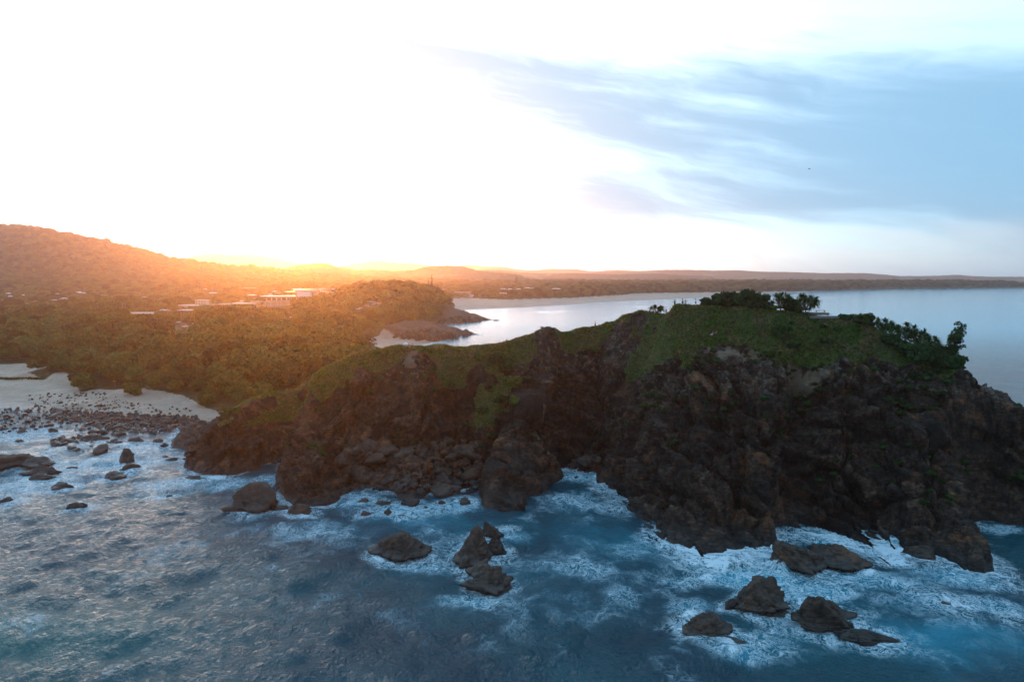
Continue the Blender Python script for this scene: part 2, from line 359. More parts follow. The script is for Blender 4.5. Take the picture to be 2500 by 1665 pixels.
def grid_faces(nx, ny, keep=None):
    i = np.arange(ny - 1)[:, None] * nx + np.arange(nx - 1)[None]
    f = np.stack([i, i + 1, i + nx + 1, i + nx], -1).reshape(-1, 4)
    if keep is not None:
        f = f[keep[f].any(1)]
    return f
def compact(V, Fc):
    used = np.zeros(len(V), bool); used[Fc.ravel()] = True
    idx = np.cumsum(used) - 1
    return V[used], idx[Fc], used

# rocks standing in the sea: (u, v of the middle of the water line, width px, height px, stretch in depth, turn, name, label)
SEA_ROCKS = [
 (1862, 1492, 128, 92, .9, .2, 'sea_rock', 'big dark humped sea rock ringed by foam, left of the wedge shaped rock'),
 (2010, 1530, 146, 96, .75, -.5, 'sea_rock', 'wedge shaped dark sea rock with a sloping right flank in the surf'),
 (1716, 1545, 110, 64, .8, -.3, 'sea_rock', 'low pointed sea rock in swirling foam, left of the big humped rock'),
 (1786, 1578, 64, 34, .9, .1, 'sea_rock', 'small flat sea rock lowest in the foreground surf'),
 (1787, 1486, 36, 34, .8, 0, 'sea_rock', 'small narrow sea rock touching the left side of the humped rock'),
 (2132, 1568, 94, 40, .7, -.4, 'sea_rock', 'low rounded sea rock trailing right of the wedge shaped rock'),
 (2328, 1484, 62, 22, .8, -.7, 'sea_rock', 'half drowned long rock with foam washing over its top'),
 (2450, 1504, 34, 15, .9, 0, 'sea_rock', 'tiny awash rock nearest the right edge of the foaming water'),
 (1962, 1388, 112, 84, 1.2, -.75, 'sea_rock', 'slanting ribbed rock just off the right cliff foot'),
 (2045, 1372, 118, 56, 1.0, -.6, 'sea_rock', 'dark long backed rock behind the slanting ribbed rock'),
 (1165, 1372, 104, 96, .9, .3, 'sea_rock', 'tall broken sea stack off the end of the narrow rock fin'),
 (1196, 1312, 62, 54, 1.0, .2, 'sea_rock', 'rock joining the end of the narrow rock fin to the broken sea stack'),
 (1212, 1344, 60, 52, 1.0, -.2, 'sea_rock', 'block leaning on the right of the broken sea stack'),
 (1172, 1408, 66, 46, .9, .1, 'sea_rock', 'low block filling the gap between the broken stack and the twin lobed rock'),
 (1140, 1384, 44, 36, .9, .2, 'sea_rock', 'small rock leaning on the left of the broken sea stack'),
 (1198, 1440, 104, 66, .8, -.2, 'sea_rock', 'outermost twin lobed rock beyond the narrow rock fin'),
 (975, 1358, 128, 66, .8, .4, 'sea_rock', 'isolated jagged rock in open water left of the rock fin'),
 (627, 1245, 84, 74, .9, .6, 'sea_rock', 'large cone like rock beside the foot of the left cliff'),
 (688, 1246, 36, 18, .8, 0, 'sea_rock', 'small rock between the cone like rock and the left cliff foot'),
 (735, 1258, 56, 36, .9, 0, 'sea_rock', 'blunt boulder at the tip of the left cliff foot'),
 (889, 1228, 27, 15, .9, 0, 'sea_rock', 'leftmost rounded boulder in the foam of the boulder cove'),
 (940, 1230, 30, 13, .9, 0, 'sea_rock', 'flat boulder second from left in the foam of the boulder cove'),
 (946, 1252, 28, 17, .9, 0, 'sea_rock', 'pointed boulder farthest out in the foam of the boulder cove'),
 (893, 1254, 26, 9, .9, 0, 'sea_rock', 'awash slab just outside the leftmost cove boulder'),
 (983, 1262, 25, 11, .9, 0, 'sea_rock', 'awash boulder right of the pointed boulder in the cove'),
 (1005, 1232, 44, 24, .9, 0, 'sea_rock', 'wide boulder touching the middle of the boulder cove shore'),
 (1080, 1232, 22, 16, .9, 0, 'sea_rock', 'upright small boulder near the right end of the boulder cove'),
 (1137, 1232, 26, 20, .9, 0, 'sea_rock', 'dark boulder beside the left wall of the rock fin'),
 (1040, 1240, 20, 8, .9, 0, 'sea_rock', 'thin awash rock in the middle foam of the boulder cove'),
 (24, 1138, 76, 44, .9, -.4, 'sea_rock', 'big smooth rock cut by the left edge of the picture'),
 (94, 1138, 66, 28, .7, -.3, 'sea_rock', 'dark rock right behind the big smooth left rock'),
 (105, 1160, 78, 32, .7, .4, 'sea_rock', 'long striped slab rock lying in the left shallows'),
 (95, 1176, 62, 24, .6, .3, 'sea_rock', 'low broken rock in front of the striped slab'),
 (156, 1192, 54, 22, .7, .2, 'sea_rock', 'separate angular rock right of the broken rock in the left shallows'),
 (309, 1127, 44, 38, .9, 0, 'sea_rock', 'upright tooth shaped rock in the left surf'),
 (318, 1150, 46, 24, .8, .3, 'sea_rock', 'cracked rock just below the upright tooth shaped rock'),
 (282, 1168, 56, 22, .7, -.2, 'sea_rock', 'flat rock leaning against the cracked rock in the left surf'),
 (191, 1240, 38, 18, .8, .2, 'sea_rock', 'notched lone rock in the glittering water at left'),
 (410, 1216, 34, 12, .7, 0, 'sea_rock', 'lone low rock in open water below the left rock mass'),
 (12, 1228, 36, 20, .8, .3, 'sea_rock', 'small rock against the left edge below the smooth rock'),
 (421, 1126, 28, 13, .8, 0, 'sea_rock', 'small rock left of the big left rock mass'),
 (470, 1172, 58, 16, .5, -.3, 'sea_rock', 'awash brown ledge at the foot of the left rock mass'),
 (176, 1145, 30, 9, .8, 0, 'sea_rock', 'thin awash rock between the slab and the tooth shaped rock'),
 (129, 1056, 25, 15, .9, 0, 'sea_rock', 'rounded boulder standing out of the left shallows'),
 (51, 1079, 24, 10, .9, 0, 'sea_rock', 'small dark boulder far left in the shallows'),
 (330, 1080, 40, 18, .8, 0, 'sea_rock', 'boulder pair just off the point of the boulder bank'),
 (388, 1080, 20, 12, .8, 0, 'sea_rock', 'pale topped boulder in the little bay of the boulder bank'),
 (402, 1090, 22, 12, .8, 0, 'sea_rock', 'tilted block in the little bay beside the left rock mass'),
 (1120, 770, 26, 4, .6, 0, 'sea_rock', 'flat far reef rock off the second rocky point'),
 (1212, 783, 16, 3, .6, 0, 'sea_rock', 'tiny far rock off the tip of the second rocky point'),
 (1090, 812, 22, 4, .6, 0, 'sea_rock', 'tiny far rock in the inlet between the rocky points'),
 (1405, 1166, 16, 6, .8, 0, 'sea_rock', 'left of two small awash rocks in the narrow cove'),
 (1433, 1167, 14, 6, .8, 0, 'sea_rock', 'right of two small awash rocks in the narrow cove'),
]
rock_xyr = []
for (u, v, w_, h_, st, rz, nm, lb) in SEA_ROCKS:
    p = gnd(u, v - h_ * .12); rock_xyr.append((p.x, p.y, w_ * p.y / F / 2))
ROCKS = np.array(rock_xyr, np.float32)

# ------------------------------------------------------------------ materials
def mat_new(name):
    m = bpy.data.materials.new(name); m.use_nodes = True; m.node_tree.nodes.clear(); k = NT(m.node_tree)
    return m, k
def finish(k, bsdf, disp=None):
    o = k.new('ShaderNodeOutputMaterial'); k.l.new(bsdf, o.inputs[0])
def bsdf(k, col, rough=0.8, spec=0.3, normal=None, metallic=0.0, emit=None):
    b = k.new('ShaderNodeBsdfPrincipled'); k.put(b.inputs['Base Color'], col); k.put(b.inputs['Roughness'], rough)
    k.put(b.inputs['Specular IOR Level'], spec); k.put(b.inputs['Metallic'], metallic)
    if normal is not None: k.put(b.inputs['Normal'], normal)
    return b.outputs[0]
def bump(k, h, strength=0.5, dist=0.2):
    b = k.new('ShaderNodeBump'); b.inputs['Strength'].default_value = strength; b.inputs['Distance'].default_value = dist
    k.put(b.inputs['Height'], h); return b.outputs[0]
def pos(k): return k.new('ShaderNodeNewGeometry').outputs['Position']
def plain(name, col, rough=0.7, var=0.15, scale=3.0, spec=0.3, metallic=0.0):
    m, k = mat_new(name); tc = k.new('ShaderNodeTexCoord').outputs['Object']
    n = k.noise(tc, scale, 4)
    c = k.mix(k.ss(n, .3, .7), tuple(x * (1 - var) for x in col), tuple(min(1, x * (1 + var)) for x in col))
    finish(k, bsdf(k, c, rough, spec, metallic=metallic)); return m

def rock_colour(k, P, objrand=None):
    """dark jointed rock with brown and rust faces, pale scuffs and a wet dark foot"""
    n1 = k.noise(P, 0.11, 5, .6); n2 = k.noise(P, 0.9, 6, .65); n3 = k.noise(P, 0.35, 4, .55)
    c = k.mix(k.ss(n2, .35, .65), (0.008, 0.0055, 0.004), (0.068, 0.042, 0.028))
    c = k.mix(k.m('MULTIPLY', k.ss(n1, .5, .64), k.ss(n3, .45, .6)), c, (0.13, 0.058, 0.026))
    n4 = k.noise(k.vm('ADD', P, (31, 7, 3)), 0.5, 6, .7)
    c = k.mix(k.m('MULTIPLY', k.ss(n4, .58, .72), .55), c, (0.17, 0.14, 0.115))
    sep = k.new('ShaderNodeSeparateXYZ'); k.put(sep.inputs[0], P); z = sep.outputs[2]
    wet = k.ss(k.m('ADD', z, k.m('MULTIPLY', n2, 2.0)), 3.6, 1.4)
    c = k.mix(k.m('MULTIPLY', wet, .6), c, (0.010, 0.010, 0.010))
    return c, wet, n2
def rock_relief(k, P):
    st = k.new('ShaderNodeMapping'); k.put(st.inputs[0], P); st.inputs['Rotation'].default_value = (0, R(-38), R(20)); st.inputs['Scale'].default_value = (.35, .8, 2.6)
    a = k.noise(st.outputs[0], 1.3, 5, .62)
    v = k.new('ShaderNodeTexVoronoi', feature='DISTANCE_TO_EDGE'); k.put(v.inputs['Vector'], k.vm('ADD', st.outputs[0], k.comb(k.noise(P, .7, 2), 0, k.noise(P, 1.1, 2)))); v.inputs['Scale'].default_value = .75
    cr = k.ss(v.outputs['Distance'], 0.0, 0.09)
    b = k.noise(P, 3.2, 5, .65)
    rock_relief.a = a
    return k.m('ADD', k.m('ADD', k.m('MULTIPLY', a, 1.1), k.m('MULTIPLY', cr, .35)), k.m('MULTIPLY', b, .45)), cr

def make_headland_mat():
    m, k = mat_new('headland_ground'); P = pos(k)
    c, wet, n2 = rock_colour(k, P); h, cr = rock_relief(k, P)
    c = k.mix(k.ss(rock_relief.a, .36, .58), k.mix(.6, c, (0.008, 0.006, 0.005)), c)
    fc_ = k.m('POWER', k.attr('face'), 1.6); c = k.mix(1.0, c, k.comb(*[k.m('ADD', .30, k.m('MULTIPLY', fc_, q)) for q in (2.15, 1.95, 1.85)]), 'MULTIPLY')
    low = k.ss(k.attr('top'), .45, .9)
    c = k.mix(k.m('MULTIPLY', low, k.ss(k.noise(P, .8, 6, .7), .5, .68)), c, (0.17, 0.15, 0.115))
    g = k.attr('grass'); ng = k.noise(P, .22, 5, .6); nf = k.noise(P, 2.3, 4, .7)
    gc = k.mix(k.ss(ng, .36, .62), (0.100, 0.115, 0.038), (0.075, 0.135, 0.026))
    gc = k.mix(k.m('MULTIPLY', k.ss(k.noise(k.vm('ADD', P, (9, 4, 0)), .4, 4), .5, .66), .7), gc, (0.13, 0.10, 0.045))
    gc = k.mix(k.ss(nf, .35, .7), k.mix(.5, gc, (0.012, 0.018, 0.006)), gc)
    gm = k.ss(k.m('ADD', g, k.m('MULTIPLY', k.m('SUBTRACT', n2, .5), .5)), .42, .56)
    c = k.mix(gm, c, gc)
    sm = k.ss(k.m('ADD', k.attr('sand'), k.m('MULTIPLY', k.m('SUBTRACT', n2, .5), .4)), .35, .6)
    c = k.mix(sm, c, k.mix(n2, (0.13, 0.10, 0.07), (0.30, 0.23, 0.16)))
    nb = bump(k, h, 1.0, .38)
    rough = k.m('SUBTRACT', .85, k.m('MULTIPLY', wet, .45))
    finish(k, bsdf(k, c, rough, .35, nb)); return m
def make_rock_mat():
    m, k = mat_new('sea_rock'); P = pos(k); c, wet, n2 = rock_colour(k, P); h, cr = rock_relief(k, P)
    oi = k.new('ShaderNodeObjectInfo').outputs['Random']
    c = k.mix(k.m('MULTIPLY', oi, .45), c, k.mix(n2, (0.035, 0.03, 0.028), (0.12, 0.09, 0.07)))
    finish(k, bsdf(k, c, k.m('SUBTRACT', .8, k.m('MULTIPLY', wet, .5)), .4, bump(k, h, .9, .22))); return m
def make_main_mat():
    m, k = mat_new('mainland_ground'); P = pos(k)
    n = k.noise(P, .05, 5, .6); n2 = k.noise(P, .6, 6, .65); far = k.noise(P, .012, 6, .65)
    sand = k.mix(k.ss(n, .35, .65), (0.38, 0.275, 0.21), (0.48, 0.37, 0.29))
    sand = k.mix(k.ss(n2, .5, .75), sand, (0.27, 0.20, 0.14))
    sep = k.new('ShaderNodeSeparateXYZ'); k.put(sep.inputs[0], P)
    wet = k.ss(sep.outputs[2], 1.0, .25); sand = k.mix(k.m('MULTIPLY', wet, .65), sand, (0.16, 0.125, 0.10))
    vg = k.mix(k.ss(n2, .35, .65), (0.020, 0.027, 0.009), (0.055, 0.062, 0.02))
    vg = k.mix(k.m('MULTIPLY', k.ss(far, .55, .68), .6), vg, (0.085, 0.095, 0.035))
    rk, w2, _ = rock_colour(k, P); rk = k.mix(.3, rk, (0.09, 0.055, 0.04))
    c = k.mix(k.ss(k.attr('rock'), .4, .6), sand, rk)
    c = k.mix(k.ss(k.m('ADD', k.attr('grass'), k.m('MULTIPLY', k.m('SUBTRACT', n2, .5), .3)), .4, .6), c, vg)
    rough = k.m('SUBTRACT', .9, k.m('MULTIPLY', wet, .45))
    finish(k, bsdf(k, c, rough, .3, bump(k, k.m('ADD', n2, k.m('MULTIPLY', k.noise(P, .15, 4), 3.0)), .8, .5))); return m
def make_hill_mat(name, a, b, field=.0):
    m, k = mat_new(name); P = pos(k)
    n = k.noise(P, .03, 6, .7); f = k.noise(P, .0035, 4, .6)
    c = k.mix(k.ss(n, .35, .65), a, b)
    if field: c = k.mix(k.m('MULTIPLY', k.ss(f, .56, .62), field), c, (0.12, 0.13, 0.055))
    finish(k, bsdf(k, c, .95, .1, bump(k, n, 1.0, 12.0))); return m
def make_leaf_mat(name, a, b, trans=0.25, rnd=.5):
    m, k = mat_new(name); oi = k.new('ShaderNodeObjectInfo').outputs['Random']; P = pos(k)
    n = k.noise(P, .9, 3); c = k.mix(k.ss(n, .3, .7), a, b)
    if name == 'grass_blades': c = k.mix(k.ss(k.noise(P, .16, 5, .6), .48, .66), c, (0.22, 0.18, 0.085)); c = k.mix(k.ss(k.noise(k.vm('ADD', P, (50, 0, 0)), .25, 4), .52, .64), c, (0.085, 0.16, 0.025))
    hsv = k.new('ShaderNodeHueSaturation'); k.put(hsv.inputs['Color'], c)
    k.put(hsv.inputs['Value'], k.m('ADD', 1 - rnd * .6, k.m('MULTIPLY', oi, rnd * 1.5))); k.put(hsv.inputs['Hue'], k.m('ADD', .485, k.m('MULTIPLY', oi, .035)))
    c = hsv.outputs[0]
    d = k.new('ShaderNodeBsdfDiffuse'); k.put(d.inputs[0], c); t = k.new('ShaderNodeBsdfTranslucent'); k.put(t.inputs[0], c)
    x = k.new('ShaderNodeMixShader'); x.inputs[0].default_value = trans; k.l.new(d.outputs[0], x.inputs[1]); k.l.new(t.outputs[0], x.inputs[2])
    finish(k, x.outputs[0]); return m
def make_sea_mat():
    m, k = mat_new('sea_water'); P = pos(k)
    sep = k.new('ShaderNodeSeparateXYZ'); k.put(sep.inputs[0], P)
    P2 = k.comb(sep.outputs[0], sep.outputs[1], 0.0)
    fo, ae = k.attr('foam'), k.attr('aer')
    mp_ = k.new('ShaderNodeMapping'); k.put(mp_.inputs[0], P2); mp_.inputs['Rotation'].default_value = (0, 0, R(24)); mp_.inputs['Scale'].default_value = (1.0, .85, 1)
    Q = mp_.outputs[0]
    w1 = k.noise(Q, .22, 4, .6); w2 = k.noise(k.vm('ADD', Q, (17, 5, 0)), .22, 4, .6)
    Qw = k.vm('ADD', Q, k.comb(k.m('MULTIPLY', w1, 7.0), k.m('MULTIPLY', w2, 7.0), 0.0))
    # lace: thin ridges of warped noise at three sizes
    def ridge_(sc, wdt, det=3):
        a = k.noise(Qw, sc, det, .6); return k.ss(k.m('ABSOLUTE', k.m('SUBTRACT', a, .5)), wdt, 0.0)
    lace = k.m('MAXIMUM', k.m('MULTIPLY', ridge_(.20, .030, 4), .9), k.m('MAXIMUM', ridge_(.48, .040, 4), k.m('MULTIPLY', ridge_(1.15, .055, 4), .8)))
    patch = k.noise(Qw, .09, 4, .6); fine = k.noise(Qw, 1.6, 6, .72)
    streak = k.noise(k.vm('MULTIPLY', Qw, (.35, 1.3, 1)), .5, 5, .68)
    solid = k.ss(k.m('ADD', k.m('MULTIPLY', fo, 1.1), k.m('ADD', k.m('MULTIPLY', k.m('SUBTRACT', fine, .5), 1.5), k.m('MULTIPLY', k.m('SUBTRACT', streak, .5), 2.2))), .82, 1.15)
    lw = k.ss(k.m('ADD', fo, k.m('MULTIPLY', k.m('SUBTRACT', patch, .5), 1.3)), .12, .50)
    foam = k.m('MAXIMUM', solid, k.m('MULTIPLY', lace, k.m('MULTIPLY', lw, k.ss(fine, .30, .55))))
    foam = k.m('MINIMUM', foam, 1.0)
    aer = k.m('MULTIPLY', k.ss(k.m('ADD', ae, k.m('MULTIPLY', k.m('SUBTRACT', patch, .5), .9)), .05, 1.0), 1.0)
    deep = k.mix(k.ss(k.noise(P2, .035, 3), .35, .65), (0.0002, 0.032, 0.054), (0.0003, 0.062, 0.086))
    teal = k.attr('teal')
    deep = k.mix(teal, deep, (0.004, 0.105, 0.110))
    c = k.mix(aer, deep, (0.020, 0.28, 0.40))
    c = k.mix(k.m('MULTIPLY', k.attr('shoal'), .8), c, (0.10, 0.17, 0.19))
    fc = k.mix(fine, (0.42, 0.62, 0.74), (0.80, 0.88, 0.93))
    # small chop as fine relief
    r1 = k.noise(k.vm('ADD', Q, k.comb(w1, w2, 0)), 1.7, 5, .6); r2 = k.noise(Q, .42, 5, .62); r3 = k.noise(Q, .06, 5, .65)
    hh = k.m('ADD', k.m('ADD', k.m('MULTIPLY', r1, .75), k.m('MULTIPLY', r2, .8)), k.m('MULTIPLY', r3, 2.0))
    farf = k.ss(sep.outputs[1], 170.0, 800.0, 1.0, .22)
    nb = bump(k, k.m('MULTIPLY', hh, farf), .9, .8)
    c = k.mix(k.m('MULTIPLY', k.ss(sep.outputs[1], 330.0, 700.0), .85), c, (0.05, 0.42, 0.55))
    nf = bump(k, k.m('ADD', k.m('MULTIPLY', foam, .4), k.m('ADD', hh, fine)), .8, .3)
    b1 = k.new('ShaderNodeBsdfPrincipled'); k.put(b1.inputs['Base Color'], c); b1.inputs['Roughness'].default_value = .09; b1.inputs['IOR'].default_value = 1.333; k.put(b1.inputs['Normal'], nb)
    b2 = k.new('ShaderNodeBsdfPrincipled'); k.put(b2.inputs['Base Color'], fc); b2.inputs['Roughness'].default_value = .7; k.put(b2.inputs['Normal'], nf)
    x = k.new('ShaderNodeMixShader'); k.put(x.inputs[0], foam); k.l.new(b1.outputs[0], x.inputs[1]); k.l.new(b2.outputs[0], x.inputs[2])
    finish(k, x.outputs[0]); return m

M = dict(headland=make_headland_mat(), rock=make_rock_mat(), main=make_main_mat(), sea=make_sea_mat(),
         leaf=make_leaf_mat('heath_leaf', (0.034, 0.048, 0.012), (0.090, 0.105, 0.028), .25, .95),
         leaf_dark=make_leaf_mat('shrub_leaf', (0.016, 0.034, 0.013), (0.048, 0.080, 0.028), .15, .4),
         leaf_bright=make_leaf_mat('pandanus_leaf', (0.024, 0.052, 0.015), (0.065, 0.110, 0.030), .2, .3),
         grass=make_leaf_mat('grass_blades', (0.085, 0.130, 0.030), (0.180, 0.190, 0.065), .35, .7),
         pine=make_leaf_mat('pine_needles', (0.012, 0.022, 0.010), (0.028, 0.042, 0.018), .1, .3),
         bark=plain('bark', (0.11, 0.085, 0.065), .9), bark_pale=plain('pale_bark', (0.26, 0.22, 0.18), .9),
         white=plain('white_paint', (0.74, 0.73, 0.70), .5, .06), cream=plain('cream_wall', (0.58, 0.52, 0.43), .7, .08),
         grey_roof=plain('grey_sheet_roof', (0.36, 0.37, 0.40), .45, .1), tan_roof=plain('tan_roof', (0.34, 0.27, 0.18), .6, .1),
         red_roof=plain('red_brown_roof', (0.24, 0.12, 0.09), .7, .15), dark_wall=plain('brown_wall', (0.16, 0.11, 0.08), .8, .1),
         white_roof=plain('white_sheet_roof', (0.70, 0.72, 0.74), .35, .06), concrete=plain('concrete', (0.42, 0.40, 0.37), .8, .1),
         glass=plain('dark_glass', (0.03, 0.035, 0.04), .08, .05, 1, .6), asphalt=plain('asphalt', (0.05, 0.05, 0.05), .9),
         timber=plain('weathered_timber', (0.20, 0.19, 0.18), .85, .25, 5), steel=plain('galvanised_steel', (0.45, 0.46, 0.47), .4, .05, 1, .5, .6),
         tyre=plain('tyre_rubber', (0.02, 0.02, 0.02), .8), yellow=plain('yellow_cloth', (0.75, 0.55, 0.05), .8, .05),
         dead=plain('dead_leaf', (0.16, 0.085, 0.035), .9, .3), stone=plain('pale_stone', (0.24, 0.20, 0.17), .9, .2, 1.5))

# ------------------------------------------------------------------ the headland
t1 = time.time()
STEP = 0.34
gx = np.arange(-98, 150, STEP, dtype=np.float32); gy = np.arange(92, 262, STEP, dtype=np.float32)
XX, YY = np.meshgrid(gx, gy); x, y = XX.ravel(), YY.ravel()
sd0 = poly_sd(CO, x, y)
ok = sd0 > -1.6
z = np.full(len(x), -6, np.float32); gr = np.zeros(len(x), np.float32); rk = np.zeros(len(x), np.float32); sdv = sd0.copy(); wv = np.zeros(len(x), np.float32)
z[ok], gr[ok], rk[ok], _, _, wv[ok] = land(x[ok], y[ok])
Fc = grid_faces(len(gx), len(gy), ok)
V = np.stack([x, y, z], 1); V, Fc, used = compact(V, Fc)
gr, rk, sdv, wv = gr[used], rk[used], sdv[used], wv[used]
Zg = z.reshape(XX.shape); gyv, gxv = np.gradient(Zg, STEP)
N = np.stack([-gxv.ravel(), -gyv.ravel(), np.ones(len(x), np.float32)], 1)[used]; N /= np.linalg.norm(N, axis=1)[:, None]
P = V.astype(np.float32)
grm = gr + 0.85 * fbm(P, 8, 4, 21) + 0.35 * (N[:, 2] - .72)
grm = np.clip(grm, 0, 1.2) * sst(P[:, 2], 5, 11)
gmask = sst(grm, .38, .55)
rm = (1 - gmask) * sst(sdv, -2, 2.5)
edge = sst(P[:, 0], -96, -80) * (1 - sst(P[:, 1], 240, 258)); rm = rm * edge
RW = np.array([tuple(at(u, v, Y))[:2] for u, v, Y, g in ridge], np.float32)
crest = np.abs(poly_sd(np.vstack([RW, RW[::-1] + np.array([0, .01], np.float32)]), P[:, 0], P[:, 1]))
rm = rm * (.22 + .78 * sst(crest, 1, 9))
# tilted bedding frame
a = R(34); ca, sa = math.cos(a), math.sin(a)
side = np.tanh((P[:, 0] - 2) / 14)[:, None]
T = np.stack([P[:, 0] * ca - P[:, 2] * sa * side[:, 0], P[:, 1], P[:, 0] * sa * side[:, 0] + P[:, 2] * ca], 1)
warp = np.stack([fbm(P, 11, 3, 71), fbm(P, 11, 3, 72), fbm(P, 11, 3, 73)], 1) * 7
T = T + warp
steepm = sst(1 - N[:, 2], .05, .3)
T1 = T * np.array([.6, .8, 1.15], np.float32)
big, ck1 = cells(T1, 11.0, 3, .75, .35)
md, ck2 = cells(T * np.array([.6, .9, 1.35], np.float32), 4.2, 13, .8, .4); id2 = cells.ident
sm, ck3 = cells(T * np.array([.6, .9, 1.3], np.float32), 1.5, 29, .8, .45); id3 = cells.ident
gul = ridged(np.stack([P[:, 0] + .25 * P[:, 2] + warp[:, 0], P[:, 1] * .45 + warp[:, 1], P[:, 2] * .12], 1), 15, 3, 44)
big = big * .62 + (gul - .45) * 4.2
carve = np.zeros(len(P), np.float32)
for pts_, wd, am in [([(1955, 890, 153), (1965, 1010, 148), (1950, 1130, 143), (1935, 1290, 136)], 4.5, -5.0), ([(1445, 890, 196), (1420, 1000, 190), (1425, 1100, 187), (1430, 1160, 186)], 6.5, -9.0),
                     ([(2010, 950, 151), (2090, 1080, 146), (2150, 1200, 139), (2158, 1300, 134)], 3.0, -3.4), ([(2200, 930, 148), (2270, 1080, 140), (2290, 1200, 131), (2290, 1360, 124)], 2.6, -2.4),
                     ([(1790, 900, 152), (1815, 1050, 143), (1800, 1200, 135), (1795, 1350, 126)], 2.4, -2.6), ([(1560, 860, 176), (1545, 980, 167), (1520, 1120, 161), (1500, 1230, 154)], 2.6, -2.8),
                     ([(1245, 960, 182), (1205, 1050, 174), (1165, 1120, 166), (1150, 1190, 160)], 4.2, -7.0), ([(1370, 930, 194), (1345, 1030, 184), (1370, 1100, 180), (1380, 1160, 178)], 4.6, -8.0), ([(780, 960, 178), (800, 1080, 164), (835, 1200, 154)], 2.4, -2.4),
                     ([(690, 990, 178), (650, 1080, 168), (690, 1118, 163)], 3.0, -2.8), ([(1650, 930, 157), (1640, 1060, 148), (1600, 1180, 144), (1590, 1290, 136)], 2.2, -2.2), ([(900, 930, 179), (920, 1040, 170), (960, 1120, 166)], 3, -1.8),
                     ([(1700, 900, 156), (1720, 1060, 145), (1700, 1200, 135), (1740, 1380, 122)], 3.4, 2.2), ([(1860, 900, 153), (1870, 1060, 142), (1870, 1230, 132), (1880, 1370, 124)], 3.2, 2.6), ([(1490, 960, 180), (1540, 1080, 164), (1600, 1230, 146), (1660, 1320, 132)], 3.4, 2.0),
                     ([(2130, 940, 152), (2220, 1090, 140), (2310, 1220, 127), (2390, 1380, 117)], 3.2, 2.6), ([(720, 960, 180), (720, 1060, 166), (700, 1180, 151)], 3.4, 2.0), ([(860, 950, 177), (860, 1060, 167)], 3, 1.6), ([(1330, 900, 191), (1305, 980, 182), (1265, 1060, 170), (1235, 1120, 161), (1215, 1180, 154), (1205, 1250, 148)], 2.6, 4.0), ([(2050, 900, 155), (2040, 1050, 146), (2050, 1200, 139)], 3, 2.2)]:
    W_ = np.array([tuple(at(*p_))[:2] for p_ in pts_], np.float32); cl_ = np.vstack([W_, W_[::-1] + np.array([.01, 0], np.float32)])
    dd = np.abs(poly_sd(cl_, P[:, 0] + 2.2 * fbm(P, 6, 3, 81), P[:, 1] + 2.2 * fbm(P, 6, 3, 82)))
    sh = np.maximum(1 - dd / wd, 0); carve += am * (sh ** 1.3 if am < 0 else sst(sh, 0, 1))
bed = T[:, 2] / 1.7 + 1.1 * fbm(P, 5, 3, 92); bed2 = T[:, 2] / .62 + .8 * fbm(P, 2.2, 2, 93)
strata = (bed - np.floor(bed)) ** 1.6 * .75 + (bed2 - np.floor(bed2)) * .26
cz = lambda c, w_: -(1 - sst(c, 0, w_))
disp = rm * (steepm * .7 + .3) * (big * .8 + md * .62 + sm * .5 + cz(ck1, .09) * 2.1 + cz(ck2, .10) * 1.1 + cz(ck3, .14) * .4 + fbm(P, 2.0, 4, 9) * .55 + strata * 1.1)
tus = ridged(P * np.array([.8, 1, .5], np.float32), 2.6, 3, 91) * .65 + fbm(P, 7, 3, 95) * 1.3
disp = disp + gmask * edge * tus * .8; carve_add = rm * (steepm * .6 + .4) * carve * .85
disp = np.where(disp < -4, -4 - 3 * np.tanh((-4 - disp) / 5), np.where(disp > 3, 3 + 3 * np.tanh((disp - 3) / 4), disp)) + np.clip(carve_add, -6, 4)
lim = sst(sdv, -1, 4) * .8 + .2
V = V + N * (disp * lim)[:, None]
head = mesh_obj('headland', V, Fc, M['headland'])
tag(head, kind='structure')
fattr(head, 'face', id2 * .5 + id3 * .5); fattr(head, 'grass', gmask * .9); fattr(head, 'top', sst(P[:, 2] + 6 * fbm(P, 12, 3, 61), 17, 27) * (1 - gmask))
sandm = np.zeros(len(P), np.float32)
for u, v, Y, rx, ry in [(1790, 872, 156, 6.0, 2.6), (1848, 872, 156, 4.5, 2.2), (1965, 892, 153, 4.5, 1.8), (1003, 868, 181, 2.5, 1.2), (300, 1000, 200, 1, 1), (1330, 1030, 178, 4, 2), (2090, 866, 157, 3, 1.5)]:
    q = at(u, v, Y); sandm = np.maximum(sandm, np.exp(-((P[:, 0] - q.x + 3 * fbm(P, 3, 3, 66)) / rx) ** 2 - ((P[:, 1] - q.y + 3 * fbm(P, 3, 3, 67)) / ry) ** 2) * (1 + 1.3 * fbm(P, 1.6, 4, 68)))
lm = sst(gx[0] * 0 + P[:, 0], -70, -86) * (1 - sst(rk, .3, .6)) * (1 - gmask) * 1.0
fattr(head, 'sand', np.maximum(sandm, lm))
HM = dict(P=V.astype(np.float32), g=gmask, N=N)
print('headland', len(V), round(time.time() - t1, 1))

